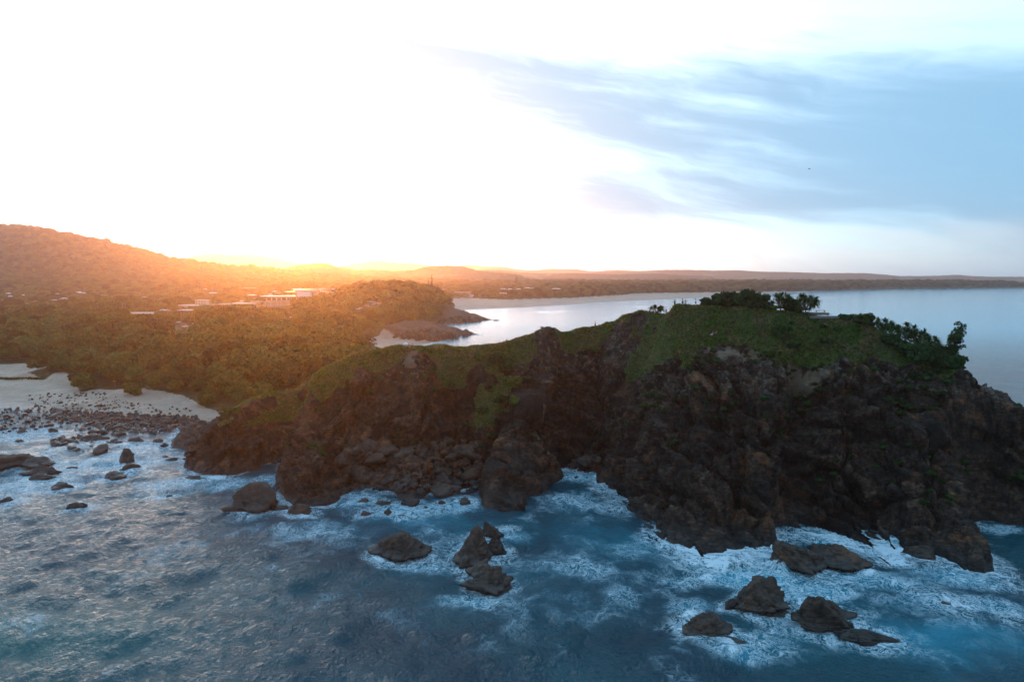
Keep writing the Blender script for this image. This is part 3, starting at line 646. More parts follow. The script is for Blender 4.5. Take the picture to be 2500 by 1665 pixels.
# ------------------------------------------------------------------ the mainland
t1 = time.time()
def axis(c0, c1, base, c, grow, lim0, lim1):
    out = [c0]; p = c0
    while p < lim1:
        p += base + max(0, p - c1) * grow; out.append(p)
    q = c0; lo = []
    while q > lim0:
        q -= base + max(0, c0 - q) * grow; lo.append(q)
    return np.array(lo[::-1] + out, np.float32)
ax_ = axis(-260, 40, 2.2, 0, .022, -9300, 9300); ay_ = axis(172, 480, 2.2, 0, .018, 100, 9300)
XX, YY = np.meshgrid(ax_, ay_); x, y = XX.ravel(), YY.ravel()
z, gr, rk, sd, sv, wv = land(x, y)
P = np.stack([x, y, z], 1).astype(np.float32)
rin = np.minimum(np.minimum(x + 96, 148 - x), 258 - y)
sk_ = sst(rin, 2, 12); z = np.where(sk_ > 0, np.minimum(z, z * (1 - sk_) - 6.0 * sk_), z)
rn = rk * (1 - gr) * sst(sd, -1, 3)
b1, c1_ = cells(P * np.array([.7, 1, 1], np.float32), 9, 5, .8, .5); b2, c2_ = cells(P, 3.5, 8, .8, .5)
z = z + rn * (b1 * .35 + b2 * .4 + .6) * sst(rin, 6, -4)
dunes = (1 - gr) * (1 - rk) * sst(sd, 6, 14) * (1 - sst(y, 420, 600)); z = z + dunes * (ridged(P, 16, 3, 4) - .4) * 1.6
far = sst(y, 900, 1600) * sst(sv, 20, 60)
z = z + far * ((fbm(P, 26, 3, 33) + .5) * 9 + ridged(P, 60, 2, 8) * 3)
ok = sd > -6
Fc = grid_faces(len(ax_), len(ay_), ok)
V, Fc, used = compact(np.stack([x, y, z], 1), Fc)
mainland = mesh_obj('ground', V, Fc, M['main'], smooth=True); tag(mainland, kind='structure')
fattr(mainland, 'grass', (gr * .9)[used]); fattr(mainland, 'rock', rk[used])
print('mainland', len(V), round(time.time() - t1, 1))

# ------------------------------------------------------------------ hills beyond the plain
def ridge_hill(name, pts, Y, depth, mat, seed, rough, base=8.0, lean=0.0):
    """pts: crest as (u, v) seen at depth Y; a long hill with both flanks"""
    cr = [at(u, v, Y + lean * (u - pts[0][0])) for u, v in pts]
    us = np.array([c.x for c in cr]); zs = np.array([c.z for c in cr]); ys = np.array([c.y for c in cr])
    n = 420; xs = np.linspace(us[0], us[-1], n); zc = np.interp(xs, us, zs); yc = np.interp(xs, us, ys)
    ker = np.hanning(9); ker /= ker.sum(); zc = np.convolve(np.pad(zc, 4, 'edge'), ker, 'valid')
    m = 46; t = np.concatenate([np.linspace(-1, 0, 32), np.linspace(.06, 1, m - 32)])
    Xg = np.repeat(xs[None], m, 0); Tg = np.repeat(t[:, None], n, 1)
    Yg = yc[None] + Tg * depth; prof = (1 - np.abs(Tg)) ** .85
    Pn = np.stack([Xg.ravel(), Yg.ravel(), np.zeros(Xg.size)], 1).astype(np.float32)
    big = ridged(Pn, rough * 26, 3, seed).reshape(Xg.shape); sm_ = fbm(Pn, rough * 2.2, 4, seed + 3).reshape(Xg.shape)
    ends = sst(np.minimum(Xg - xs[0], xs[-1] - Xg), 0, (xs[-1] - xs[0]) * .04)
    hh = (zc[None] - base) * (prof * (.72 + .28 * np.where(np.abs(Tg) < .02, 1, big * 1.4)) * (1 - sst(np.abs(Tg), .0, .15) * .0))
    hh = np.where(np.abs(Tg) < .04, zc[None] - base, np.minimum(hh, (zc[None] - base) * (1 - .25 * np.abs(Tg))))
    Zg = base - 8 + 8 * (1 - np.abs(Tg)) + hh * ends + sm_ * rough * .8
    return tag(mesh_obj(name, np.stack([Xg.ravel(), Yg.ravel(), Zg.ravel()], 1).astype(np.float32), grid_faces(n, m), mat, smooth=True), kind='structure')
HA = make_hill_mat('forest_hill', (0.020, 0.028, 0.012), (0.050, 0.060, 0.022), .8)
HB = make_hill_mat('far_mountain', (0.030, 0.040, 0.030), (0.055, 0.065, 0.045), .4)
ridge_hill('mountains', [(60, 640), (200, 632), (330, 622), (380, 628), (420, 633), (455, 630), (490, 622), (520, 619), (570, 621), (620, 620), (680, 630), (740, 645), (820, 652), (860, 644), (905, 637), (920, 635), (950, 639), (1000, 642), (1050, 648), (1110, 650), (1150, 646), (1180, 650), (1230, 651), (1262, 657), (1300, 660), (1340, 656), (1410, 657), (1440, 663), (1500, 659), (1560, 662), (1630, 661), (1700, 664)], 8000, 900, HB, 5, 14)
ridge_hill('hills', [(330, 662), (400, 648), (430, 641), (500, 639), (530, 646), (565, 656), (600, 660), (700, 662), (800, 664)], 4200, 600, HA, 15, 8)
ridge_hill('hills', [(560, 672), (640, 660), (700, 655), (745, 645), (770, 642), (800, 643), (830, 652), (870, 660), (900, 658), (960, 662), (1010, 660), (1040, 652), (1090, 648), (1130, 651), (1170, 662), (1230, 666), (1300, 676)], 3300, 500, HA, 25, 7)
ridge_hill('hills', [(1080, 668), (1150, 662), (1200, 659), (1240, 661), (1270, 666), (1330, 668), (1400, 667), (1500, 670), (1600, 668), (1660, 672), (1760, 676)], 4600, 600, HA, 35, 9)
ridge_hill('hills', [(1380, 668), (1480, 665), (1560, 662), (1620, 659), (1680, 659), (1740, 661), (1800, 660), (1860, 664), (1900, 664), (1945, 665), (2000, 667), (2060, 667), (2110, 667), (2150, 670), (2190, 674), (2250, 674), (2300, 673), (2330, 671), (2370, 674), (2430, 676), (2470, 676), (2500, 676), (2700, 672), (3000, 668), (3400, 672)], 6500, 700, HA, 45, 10)

# ------------------------------------------------------------------ sea
t1 = time.time()
def ocean_tile(n=512, L=140.0, wind=7.0, wdir=(0.80, -0.60), seed=3):
    rng = np.random.default_rng(seed); kk = np.fft.fftfreq(n, L / n) * 2 * np.pi
    KX, KY = np.meshgrid(kk, kk); K = np.hypot(KX, KY); K[0, 0] = 1e-6; Lw = wind ** 2 / 9.81
    cosf = (KX * wdir[0] + KY * wdir[1]) / K
    ph = np.exp(-1 / (K * Lw) ** 2) / K ** 4 * (cosf ** 2 * .85 + .15) * np.exp(-(K * .18) ** 2); ph[0, 0] = 0
    a_ = (rng.normal(size=(n, n)) + 1j * rng.normal(size=(n, n))) * np.sqrt(ph)
    h = np.fft.ifft2(a_).real; dx = np.fft.ifft2(-1j * KX / K * a_).real; dy = np.fft.ifft2(-1j * KY / K * a_).real
    s = h.std(); return np.stack([h / s, dx / s, dy / s], -1).astype(np.float32)
TL = 140.0; TILE = ocean_tile()
def tile(x, y, L=TL, rot=0.0):
    c, s = math.cos(rot), math.sin(rot); u = (x * c - y * s) / L * 512; v = (x * s + y * c) / L * 512
    i, j = np.floor(u).astype(np.int64), np.floor(v).astype(np.int64); fu, fv = (u - i)[:, None], (v - j)[:, None]
    g_ = lambda a_, b_: TILE[(j + b_) % 512, (i + a_) % 512]
    return g_(0, 0) * (1 - fu) * (1 - fv) + g_(1, 0) * fu * (1 - fv) + g_(0, 1) * (1 - fu) * fv + g_(1, 1) * fu * fv
sx = axis(-112, 112, .58, 0, .045, -9200, 9200); sy = axis(58, 150, .55, 0, .0125, -300, 9200)
XX, YY = np.meshgrid(sx, sy); x, y = XX.ravel(), YY.ravel()
near = (np.abs(x) < 500) & (y > 40) & (y < 900)
sd = np.full(len(x), 0, np.float32); i_ = np.arange(len(x))
sd = poly_sd(CO, x, y, CT); sd, ct = sd
cellx = np.gradient(sx)[None].repeat(len(sy), 0).ravel(); celly = np.gradient(sy)[:, None].repeat(len(sx), 1).ravel()
rockd = np.full(len(x), 1e3, np.float32); nm_ = np.where(near)[0]
for s in range(0, len(nm_), 60000):
    q = nm_[s:s + 60000]
    rockd[q] = (np.hypot(x[q, None] - ROCKS[:, 0], y[q, None] - ROCKS[:, 1]) - ROCKS[:, 2]).min(1)
fade = 1 - sst(np.maximum(cellx, celly), .9, 3.0)
t_a = tile(x, y); t_b = tile(x + 31, y + 77, 61.0, .5)
shore = sst(-sd, 0, 14) * .65 + .35
back = 1 - sst(y, 300, 420) * .6
A = .33 * fade * shore * back
z = A * (t_a[:, 0] + .45 * t_b[:, 0]); swx = A * .8 * (t_a[:, 1] + .4 * t_b[:, 1]); swy = A * .8 * (t_a[:, 2] + .4 * t_b[:, 2])
P = np.stack([x, y, np.zeros_like(x)], 1).astype(np.float32)
# foam: along rocky water's edges, round rocks, painted patches of white water, surf lines off the beach
pn = fbm(P, 14, 4, 51) + .5
dco = -sd
rocky = ct[:, 1]
foam = np.exp(-np.maximum(dco, 0) / (1.0 + 5 * pn ** 1.5)) * (.3 + .5 * rocky) * (.25 + 1.0 * sst(fbm(P, 24, 3, 57) + .5, .38, .62)) * (1 - sst(y, 500, 900))
foam = np.maximum(foam, .85 * np.exp(-np.maximum(rockd, 0) / (1.0 + 2.2 * pn)))
aer = foam * .55
def blob(u, v, ru, rv, s):
    p = gnd(u, v); p2 = gnd(u, v + rv); rx = ru * p.y / F; ry = abs(p2.y - p.y) + 1e-3
    return s * np.exp(-((x - p.x) / rx) ** 2 - ((y - p.y) / ry) ** 2)
for u, v, ru, rv, s in [(1850, 1415, 130, 26, 1.0), (1990, 1445, 160, 34, .8), (1760, 1410, 60, 24, .8), (2130, 1420, 170, 40, .62), (2330, 1410, 140, 34, .7), (2260, 1480, 220, 50, .5), (2420, 1490, 120, 40, .6), (1955, 1455, 30, 55, .95), (1700, 1480, 90, 30, .62), (1800, 1600, 90, 26, .62), (1960, 1600, 110, 30, .3), (2200, 1600, 180, 40, .28), (1650, 1420, 90, 30, .45), (2060, 1322, 90, 12, .8), (2180, 1330, 30, 26, 1.0),
                        (1000, 1240, 180, 26, .62), (1130, 1235, 60, 30, .6), (870, 1225, 70, 24, .7), (760, 1290, 120, 30, .5), (690, 1225, 60, 24, .6), (1420, 1165, 60, 12, .85), (1400, 1230, 90, 50, .4), (1250, 1310, 90, 22, .6), (1300, 1360, 130, 60, .28), (1150, 1470, 110, 22, .5), (1480, 1400, 200, 60, .26), (1040, 1390, 120, 26, .4), (640, 1180, 50, 30, .7), (560, 1180, 110, 20, .6),
                        (1400, 1400, 460, 130, .34), (1330, 1500, 300, 60, .26), (1900, 1540, 420, 60, .30), (1060, 1320, 200, 60, .34), (620, 1300, 200, 60, .2), (300, 1130, 300, 36, .62), (80, 1180, 160, 40, .65), (430, 1180, 90, 30, .5), (60, 1060, 120, 30, .6), (250, 1090, 200, 20, .45), (2440, 1290, 70, 14, .7)]:
    b_ = blob(u, v, ru, rv, s); foam = np.maximum(foam, b_ * (.55 + .6 * pn)); aer = np.maximum(aer, b_ * 1.05)
for u, v, ru, rv, s in [(2300, 1560, 330, 90, .62), (1500, 1330, 260, 130, .42), (1050, 1280, 260, 60, .5), (1850, 1560, 300, 70, .35), (1300, 1480, 400, 90, .25)]: aer = np.maximum(aer, blob(u, v, ru, rv, s))
shoal = np.maximum.reduce([blob(150, 1080, 260, 60, .8), blob(60, 1200, 260, 60, .5), blob(400, 1120, 150, 40, .5)]) + sst(-sd, 90, 5) * (1 - rocky) * sst(y, 380, 500) * .5
teal = np.maximum(blob(40, 1560, 420, 120, .9), blob(300, 1450, 420, 90, .3)) + sst(y, 380, 700) * .35
# breakers in the bay: low swell lines parallel to the beach
bay = sst(y, 560, 800) * (1 - sst(y, 2500, 4000)) * (1 - rocky) * sst(-sd, 5, 25) * (1 - sst(-sd, 150, 420))
ln = np.sin((-sd) / 17.0 + 3.0 * fbm(P, 240, 2, 12)); pick = sst(fbm(P * np.array([.35, 1, 1], np.float32), 90, 3, 14), .02, .16)
z = z + bay * np.maximum(ln, 0) ** 6 * .9 * pick
wl = np.exp(-np.maximum(-sd, 0) / 9) * (1 - rocky) * (y > 400)
foam = np.maximum(foam, np.maximum(wl * 1.1, bay * pick * np.maximum(np.sin((-sd) / 17.0 + .9 + 3.0 * fbm(P, 240, 2, 12)), 0) ** 5 * (.75 * (1 - sst(-sd, 60, 200)))))
for u, v, ru, rv, h_ in [(1795, 1378, 34, 16, 1.5), (1905, 1388, 16, 20, 1.7), (1960, 1470, 14, 34, .9), (2176, 1322, 22, 14, 1.1), (2300, 1386, 50, 12, .8), (2125, 1405, 30, 14, 1.1), (1730, 1408, 40, 12, .7), (1850, 1402, 60, 10, .7), (1240, 1292, 30, 9, .5), (1690, 1500, 40, 14, .5), (1780, 1600, 40, 12, .4), (1400, 1160, 30, 8, .4), (520, 1168, 60, 8, .35)]:
    b_ = blob(u, v, ru, rv, 1.0); z = z + b_ * h_ * (ridged(P, 1.6, 3, 61) * 1.1 + .1); foam = np.maximum(foam, b_ * 1.2 * (.5 + .9 * pn))
keep = sd < 3.5
Fc = grid_faces(len(sx), len(sy), keep)
V, Fc, used = compact(np.stack([x + swx, y + swy, z], 1), Fc)
sea = mesh_obj('sea', V, Fc, M['sea'], smooth=True); tag(sea, kind='structure')
for nme, arr in (('foam', foam), ('aer', aer), ('teal', teal), ('shoal', np.clip(shoal, 0, 1))): fattr(sea, nme, arr[used])
print('sea', len(V), round(time.time() - t1, 1))
# sea bed, so that nothing is open underneath
sb = MB(); sb.box((0, 4450, -7), (18400, 9500, .5)); tag(sb.build('sea_bed', M['main']), kind='structure')

# ------------------------------------------------------------------ haze
hz = MB(); hz.box((0, 4500, 157), (19200, 10000, 334)); haze = hz.build('haze', None); tag(haze, kind='stuff')
hm, k = mat_new('haze'); pv = k.new('ShaderNodeVolumePrincipled')
pv.inputs['Color'].default_value = (0.84, 0.93, 1.0, 1); pv.inputs['Density'].default_value = 0.8e-4; pv.inputs['Anisotropy'].default_value = .78
o = k.new('ShaderNodeOutputMaterial'); k.l.new(pv.outputs[0], o.inputs['Volume']); haze.data.materials.append(hm)
haze['label'] = 'sunlit sea haze over the whole coast'

HT = BVHTree.FromPolygons([tuple(v) for v in head.data.vertices.foreach_get and np.array([0])] if False else [v.co[:] for v in head.data.vertices], [p.vertices[:] for p in head.data.polygons])
MT = BVHTree.FromPolygons([v.co[:] for v in mainland.data.vertices], [p.vertices[:] for p in mainland.data.polygons])
def drop(x, y, which='both'):
    best = None
    for t, nme in ((HT, 'h'), (MT, 'm')):
        if which != 'both' and which != nme: continue
        r = t.ray_cast(Vector((x, y, 500)), Vector((0, 0, -1)))
        if r[0] is not None and (best is None or r[0].z > best.z): best = r[0]
    return best
def hit(u, v):
    d = ray(u, v).normalized(); best = None; bd = 1e9
    for t in (HT, MT):
        r = t.ray_cast(Vector((0, 0, HC)), d)
        if r[0] is not None and r[3] < bd: best, bd = r[0], r[3]
    return best
print('setting done', round(time.time() - T0, 1))
#@@OBJECTS

# ------------------------------------------------------------------ rocks
def ico(sub):
    bm = bmesh.new(); bmesh.ops.create_icosphere(bm, subdivisions=sub, radius=1.0)
    v = np.array([x.co[:] for x in bm.verts], np.float32); f = np.array([[q.index for q in p.verts] for p in bm.faces]); bm.free(); return v, f
ICO = {s_: ico(s_) for s_ in (1, 2, 3, 4, 5)}
def rock_verts(sub, seed, planes=13, rough=.10, cracks=.06):
    rng = np.random.default_rng(seed); v, f = ICO[sub]
    n = rng.normal(size=(planes, 3)); n /= np.linalg.norm(n, axis=1)[:, None]; d = rng.uniform(.50, .95, planes)
    dots = v @ n.T; r = np.where(dots > 1e-3, d / np.maximum(dots, 1e-3), 9).min(1); r = np.minimum(r, 1.15)
    p = v * r[:, None]; q = (p + seed * 3.7).astype(np.float32)
    c, ck = cells(q, .55, seed % 97, .8, .4); c2, ck2 = cells(q, .2, seed % 89, .8, .4)
    dsp = fbm(q, .7, 4, seed % 50) * rough * 2.4 + c * rough * 2.0 + c2 * rough * 1.5 - (1 - sst(ck, 0, .12)) * cracks - (1 - sst(ck2, 0, .15)) * cracks * .35
    return (p + v * dsp[:, None]).astype(np.float32), f
for i, (u, v, w_, h_, st, rz, nm, lb) in enumerate(SEA_ROCKS):
    p = gnd(u, v - h_ * .12); px = p.y / F; hw = w_ * px / 2; th = math.atan2(HC, p.y)
    hh = max(h_ * px / math.cos(th) - hw * st * math.tan(th) * .9, h_ * px * .42) * (.95 if h_ >= 64 else .82)
    big_ = w_ > 60; vv, f = rock_verts(5 if w_ > 90 else 4 if w_ > 30 else 3, 101 + i * 7, 9 if big_ else 8, .15, .10)
    mx = vv.max(0); mn = vv.min(0)
    vv = vv / np.array([mx[0], mx[1], mx[2]], np.float32) * np.array([hw, hw * st, 1.0], np.float32)
    zz = vv[:, 2]; vv[:, 2] = np.where(zz > 0, zz * (hh + .25), zz * 1.6) - .25
    vv[:, 0] *= 1 + .10 * np.clip(-zz, 0, 1)
    if big_: full = 1 + .38 * np.sin(np.clip(zz, 0, 1) * np.pi * .9); vv[:, 0] *= full; vv[:, 1] *= full
    if w_ > 90: vv[:, 0] += (vv[:, 2] - hh * .3) * (rz * .7)
    o = mesh_obj(nm, vv, f, M['rock']); o.location = (p.x, p.y, 0); o.rotation_euler = (0, 0, rz * .6)
    tag(o, lb, 'rock')
PROTO_R = []
for j in range(9):
    vv, f = rock_verts(3 if j < 6 else 2, 900 + j * 11, 10, .09); PROTO_R.append((vv, f))
rock_me = {}
def boulder(loc, s, name, label, group, j):
    if j not in rock_me:
        me = mesh_obj('tmp', PROTO_R[j][0], PROTO_R[j][1], M['rock']); rock_me[j] = me.data; bpy.data.objects.remove(me)
    o = bpy.data.objects.new(name, rock_me[j]); COL.objects.link(o); o.location = loc
    o.scale = (s * random.uniform(.85, 1.3), s * random.uniform(.75, 1.1), s * random.uniform(.5, .8)); o.rotation_euler = (random.uniform(-.3, .3), random.uniform(-.3, .3), random.uniform(0, 6.28))
    return tag(o, label, 'boulder', group)
def in_poly(u, v, P_):
    c = False; n = len(P_)
    for i in range(n):
        (x1, y1), (x2, y2) = P_[i], P_[(i + 1) % n]
        if (y1 > v) != (y2 > v) and u < (x2 - x1) * (v - y1) / (y2 - y1) + x1: c = not c
    return c
def zone(P_, n, smin, smax, k=2.2, rng=random.Random(5)):
    us = [p[0] for p in P_]; vs = [p[1] for p in P_]; out = []
    while len(out) < n:
        u, v = rng.uniform(min(us), max(us)), rng.uniform(min(vs), max(vs))
        if not in_poly(u, v, P_): continue
        h = hit(u, v); g0 = gnd(u, v)
        if h is None or h.z < 0 or h.y > g0.y: h = Vector((g0.x, g0.y, 0))
        s_ = smin + (smax - smin) * rng.random() ** k
        out.append((s_, h))
    return out
BANK = [(120, 1000), (200, 1005), (330, 1012), (480, 1018), (520, 1040), (500, 1080), (455, 1085), (440, 1048), (380, 1058), (300, 1060), (230, 1040), (130, 1020)]
WADE = [(0, 1000), (90, 995), (200, 1018), (230, 1050), (120, 1050), (0, 1060)]
RUN = [(110, 1088), (150, 1068), (235, 1052), (290, 1060), (305, 1085), (240, 1105), (190, 1102)]
SANDS = [(60, 965), (240, 955), (330, 985), (480, 1000), (430, 1012), (180, 1002), (80, 995)]
TALUS = [(845, 1060), (900, 1090), (1000, 1100), (1090, 1080), (1165, 1075), (1172, 1195), (1080, 1205), (950, 1198), (865, 1195), (830, 1150)]
COVE = [(1392, 1110), (1462, 1112), (1458, 1152), (1400, 1154)]
LBAY = [(405, 1110), (470, 1095), (480, 1110), (440, 1130), (405, 1126)]
TOE = [(640, 1100), (700, 1090), (710, 1118), (650, 1140)]
allb = []
for P_, n, a, b, lb, grp in [
    (TALUS, 100, .8, 3.0, 'dark boulder in the jumbled heap at the foot of the left cliff', 'boulders heaped under the left cliff'),
    (BANK, 75, .7, 1.9, 'brown boulder on the stony bank between the small beach and the shallows', 'boulders of the left stony bank'),
    (RUN, 28, 1.0, 2.6, 'wet boulder in the dark cluster standing off the stony bank', 'boulder cluster in the left shallows'),
    (WADE, 38, .5, 1.5, 'small rock standing in the white shallows at the far left', 'rocks in the far left shallows'),
    (SANDS, 30, .4, 1.0, 'stone lying on the pale sand of the small left beach', 'stones on the left sand'),
    (COVE, 14, .8, 2.2, 'boulder at the dark head of the narrow cove', 'boulders at the head of the cove'),
    (LBAY, 8, .7, 1.3, 'small boulder in the pocket of water left of the left rock mass', 'boulders in the little bay'),
    (TOE, 7, .6, 1.4, 'small boulder in the gap between the left rock mass and the cliff', 'boulders in the gap')]:
    for s_, h in zone(P_, n, a, b):
        boulder(h + Vector((0, 0, s_ * .12)), s_, 'boulder', lb, grp, random.randrange(6))

# ---- scattering of uncountable small growth and stones
SRC = {}
def source(key, objs):
    c = bpy.data.collections.new(key); SRC[key] = c
    for o in objs: c.objects.link(o)
def scatter(name, key, pts, scl, rotz, tilt, idx, label=None):
    me = bpy.data.meshes.new(name); me.vertices.add(len(pts)); me.vertices.foreach_set('co', np.asarray(pts, np.float32).ravel())
    o = bpy.data.objects.new(name, me); COL.objects.link(o); tag(o, kind='stuff')
    for nme, arr in (('scl', scl), ('rz', rotz), ('rx', tilt)):
        a_ = me.attributes.new(nme, 'FLOAT', 'POINT'); a_.data.foreach_set('value', np.asarray(arr, np.float32))
    a_ = me.attributes.new('idx', 'INT', 'POINT'); a_.data.foreach_set('value', np.asarray(idx, np.int32))
    g = bpy.data.node_groups.new(name, 'GeometryNodeTree'); g.interface.new_socket('Geometry', in_out='INPUT', socket_type='NodeSocketGeometry'); g.interface.new_socket('Geometry', in_out='OUTPUT', socket_type='NodeSocketGeometry')
    n = g.nodes; l = g.links; gi = n.new('NodeGroupInput'); go = n.new('NodeGroupOutput'); ip = n.new('GeometryNodeInstanceOnPoints'); ci = n.new('GeometryNodeCollectionInfo')
    ci.inputs[0].default_value = SRC[key]; ci.inputs['Separate Children'].default_value = True; ci.inputs['Reset Children'].default_value = True
    def na(nme, ty='FLOAT'):
        q = n.new('GeometryNodeInputNamedAttribute'); q.data_type = ty; q.inputs[0].default_value = nme; return q.outputs[0]
    m2p = n.new('GeometryNodeMeshToPoints'); l.new(gi.outputs[0], m2p.inputs[0])
    l.new(m2p.outputs[0], ip.inputs['Points']); l.new(ci.outputs[0], ip.inputs['Instance']); ip.inputs['Pick Instance'].default_value = True
    l.new(na('idx', 'INT'), ip.inputs['Instance Index']); l.new(na('scl'), ip.inputs['Scale'])
    cx = n.new('ShaderNodeCombineXYZ'); l.new(na('rx'), cx.inputs[0]); l.new(na('rz'), cx.inputs[2]); l.new(cx.outputs[0], ip.inputs['Rotation'])
    l.new(ip.outputs[0], go.inputs[0]); md_ = o.modifiers.new('scatter', 'NODES'); md_.node_group = g
    return o
PT1 = [(960, 824), (1030, 806), (1100, 812), (1168, 818), (1120, 824), (1060, 832)]
PT2 = [(1040, 796), (1095, 778), (1150, 776), (1196, 782), (1130, 788), (1060, 791)]
st = zone(PT1, 150, 1.2, 4.2) + zone(PT2, 130, 1.2, 4.0)
for P_, n, a, b in [(BANK, 1500, .25, .95), (TALUS, 520, .3, 1.3), (WADE, 170, .2, .8), (SANDS, 230, .15, .6), (COVE, 60, .3, .9), (RUN, 60, .3, 1.0)]: st += zone(P_, n, a, b)
src_b = [o for o in COL.objects if o.name.startswith('boulder')][:6]; source('stone_sources', src_b)
scatter('cobbles', 'stone_sources', [tuple(h + Vector((0, 0, s_ * .1))) for s_, h in st], [s_ for s_, h in st], [random.uniform(0, 6.28) for _ in st], [random.uniform(-.4, .4) for _ in st], [random.randrange(6) for _ in st])

# ------------------------------------------------------------------ plants
def leaf_quads(rng, P_, N_, size, stretch=1.0, jitter=.8):
    """one small bent leaf spray per point"""
    n = len(P_); N2 = N_ + rng.normal(scale=jitter, size=(n, 3)); N2 /= np.linalg.norm(N2, axis=1)[:, None]
    A_ = np.cross(N2, rng.normal(size=(n, 3))); A_ /= np.linalg.norm(A_, axis=1)[:, None] + 1e-6; B_ = np.cross(N2, A_)
    s_ = (size * rng.uniform(.6, 1.4, n))[:, None]
    v = np.stack([P_ - A_ * s_ * .5, P_ + B_ * s_ * .5 * stretch, P_ + A_ * s_ * .5, P_ - B_ * s_ * .5 * stretch], 1).reshape(-1, 3)
    f = np.arange(n * 4).reshape(-1, 4); return v, f
def crown_mesh(seed, blobs, n, size, core=.82, up=.25):
    rng = np.random.default_rng(seed); vs, fs = [], []; b0 = 0
    area = np.array([b[3] ** 2 for b in blobs]); area = area / area.sum()
    for b, ar in zip(blobs, area):
        m = max(8, int(n * ar)); d = rng.normal(size=(m, 3)); d[:, 2] = np.abs(d[:, 2]) * 1.0 - .35 * rng.random(m); d /= np.linalg.norm(d, axis=1)[:, None]
        rr = rng.uniform(.82, 1.06, m) * (1 + .22 * fbm((d * 2.2 + seed + b[0]).astype(np.float32), 1.0, 2, seed))
        P_ = np.array(b[:3]) + d * rr[:, None] * np.array([b[3], b[3], b[3] * (b[4] if len(b) > 4 else .8)])
        v, f = leaf_quads(rng, P_, d + np.array([0, 0, up]), size, 1.2, .7); vs.append(v); fs.append(f + b0); b0 += len(v)
        cv, cf = ICO[2]; q = cv.astype(float) * np.array([b[3], b[3], b[3] * (b[4] if len(b) > 4 else .8)]) * core * (1 + .15 * rng.normal(size=(len(cv), 1))) + np.array(b[:3])
        cf4 = np.concatenate([cf, cf[:, 2:3]], 1); vs.append(q); fs.append(cf4 + b0); b0 += len(q)
    return np.concatenate(vs).astype(np.float32), np.concatenate(fs)
def quads_obj(name, v, f, mat, parent=None):
    me = bpy.data.meshes.new(name); fl = [tuple(dict.fromkeys(t)) for t in f.tolist()]
    me.from_pydata(v.tolist(), [], fl); me.update(); me.materials.append(mat)
    o = bpy.data.objects.new(name, me); COL.objects.link(o)
    if parent: o.parent = parent
    return o
def heath_blobs(rng, R_=3.2, n=8):
    out = [(0, 0, R_ * .95, R_ * .75, .75)]
    for i in range(n):
        a_ = rng.uniform(0, 6.28); d = R_ * rng.uniform(.35, .75); out.append((math.cos(a_) * d, math.sin(a_) * d, R_ * rng.uniform(.55, 1.15), R_ * rng.uniform(.32, .5), .8))
    return out
tree_protos = []
for j in range(7):
    rng = random.Random(40 + j); root = empty('heath_tree', (0, 0, 0))
    v, f = crown_mesh(50 + j, heath_blobs(rng, 3.2, 11), 2600, .46); quads_obj('crown', v, f, M['leaf'], root)
    tr = MB()
    tr.tube([(0, 0, -1.5), (.1, 0, .8), (.2, .1, 2.2)], [.22, .17, .1], 6)
    for q in range(3): a_ = rng.uniform(0, 6.28); tr.tube([(.1, 0, .7), (math.cos(a_) * 1, math.sin(a_) * 1, 2.0), (math.cos(a_) * 1.6, math.sin(a_) * 1.6, 2.6)], [.12, .08, .04], 5)
    tr.build('trunk', M['bark'], root); tree_protos.append(root)
source('crown_sources', [r_.children[0] for r_ in tree_protos])

# buildings first (they clear their ground): u, v of the roof, width px, kind, roof material, label
HOUSES = []
def hs(u, v, w, roof, lb, kind='house', Y=None, st=1, hpx=0): HOUSES.append((u, v, w, roof, lb, kind, Y or 33 * F / (v - 674), st, hpx))
hs(21, 715, 12, 'white_roof', 'white roofed house highest in the trees at the far left edge')
hs(25, 722, 11, 'white_roof', 'white roofed house just below the far left highest one')
hs(57, 719, 11, 'white_roof', 'small pale roofed house third from the left edge below the hill')
hs(5, 731, 14, 'grey_roof', 'grey roofed house cut by the left edge of the picture')
hs(64, 740, 18, 'red_roof', 'red brown roofed house low in the left trees')
hs(86, 734, 20, 'red_roof', 'wide red brown roofed house left of the bright white house')
hs(134, 731, 13, 'grey_roof', 'grey roofed house touching the left side of the bright white house')
hs(155, 727, 19, 'white_roof', 'brightest white roofed house amid the left forest')
hs(176, 730, 14, 'grey_roof', 'pale grey roofed house touching the right side of the bright white house')
hs(193, 712, 14, 'white_roof', 'white roofed house directly below the wooded hill slope')
hs(205, 714, 9, 'white_roof', 'small white house right beside the one below the hill slope')
hs(141, 716, 12, 'grey_roof', 'dull grey roof between the two dark pines and the left edge')
hs(251, 719, 18, 'red_roof', 'house with pale walls and red brown roof above the power pole')
hs(254, 727, 11, 'grey_roof', 'small grey house below the red brown roof above the power pole')
hs(12, 762, 16, 'white_roof', 'low white shed roof in the bushes at the left edge')
hs(184, 763, 11, 'grey_roof', 'small grey hut in the bushes left of the power pole')
hs(342, 716, 9, 'red_roof', 'tiny red roofed house under the middle of the hill')
hs(351, 724, 14, 'grey_roof', 'grey roofed house above the lone small white roof')
hs(354, 746, 10, 'white_roof', 'lone small white roof above the long white wall')
hs(344, 763, 62, 'white_roof', 'long low building with a white front wall in the scrub', 'long')
hs(399, 755, 24, 'grey_roof', 'steep grey gabled roof left of the hipped roof', 'house', None, 1)
hs(455, 755, 46, 'grey_roof', 'grey hipped roof behind the parked cars')
hs(505, 742, 66, 'tan_roof', 'big tan hipped roof above the grey hipped roof', 'house')
hs(460, 744, 38, 'white_roof', 'flat white roof touching the left end of the big tan roof', 'flat')
hs(549, 741, 24, 'white_roof', 'short flat white roof right of the big tan roof', 'flat')
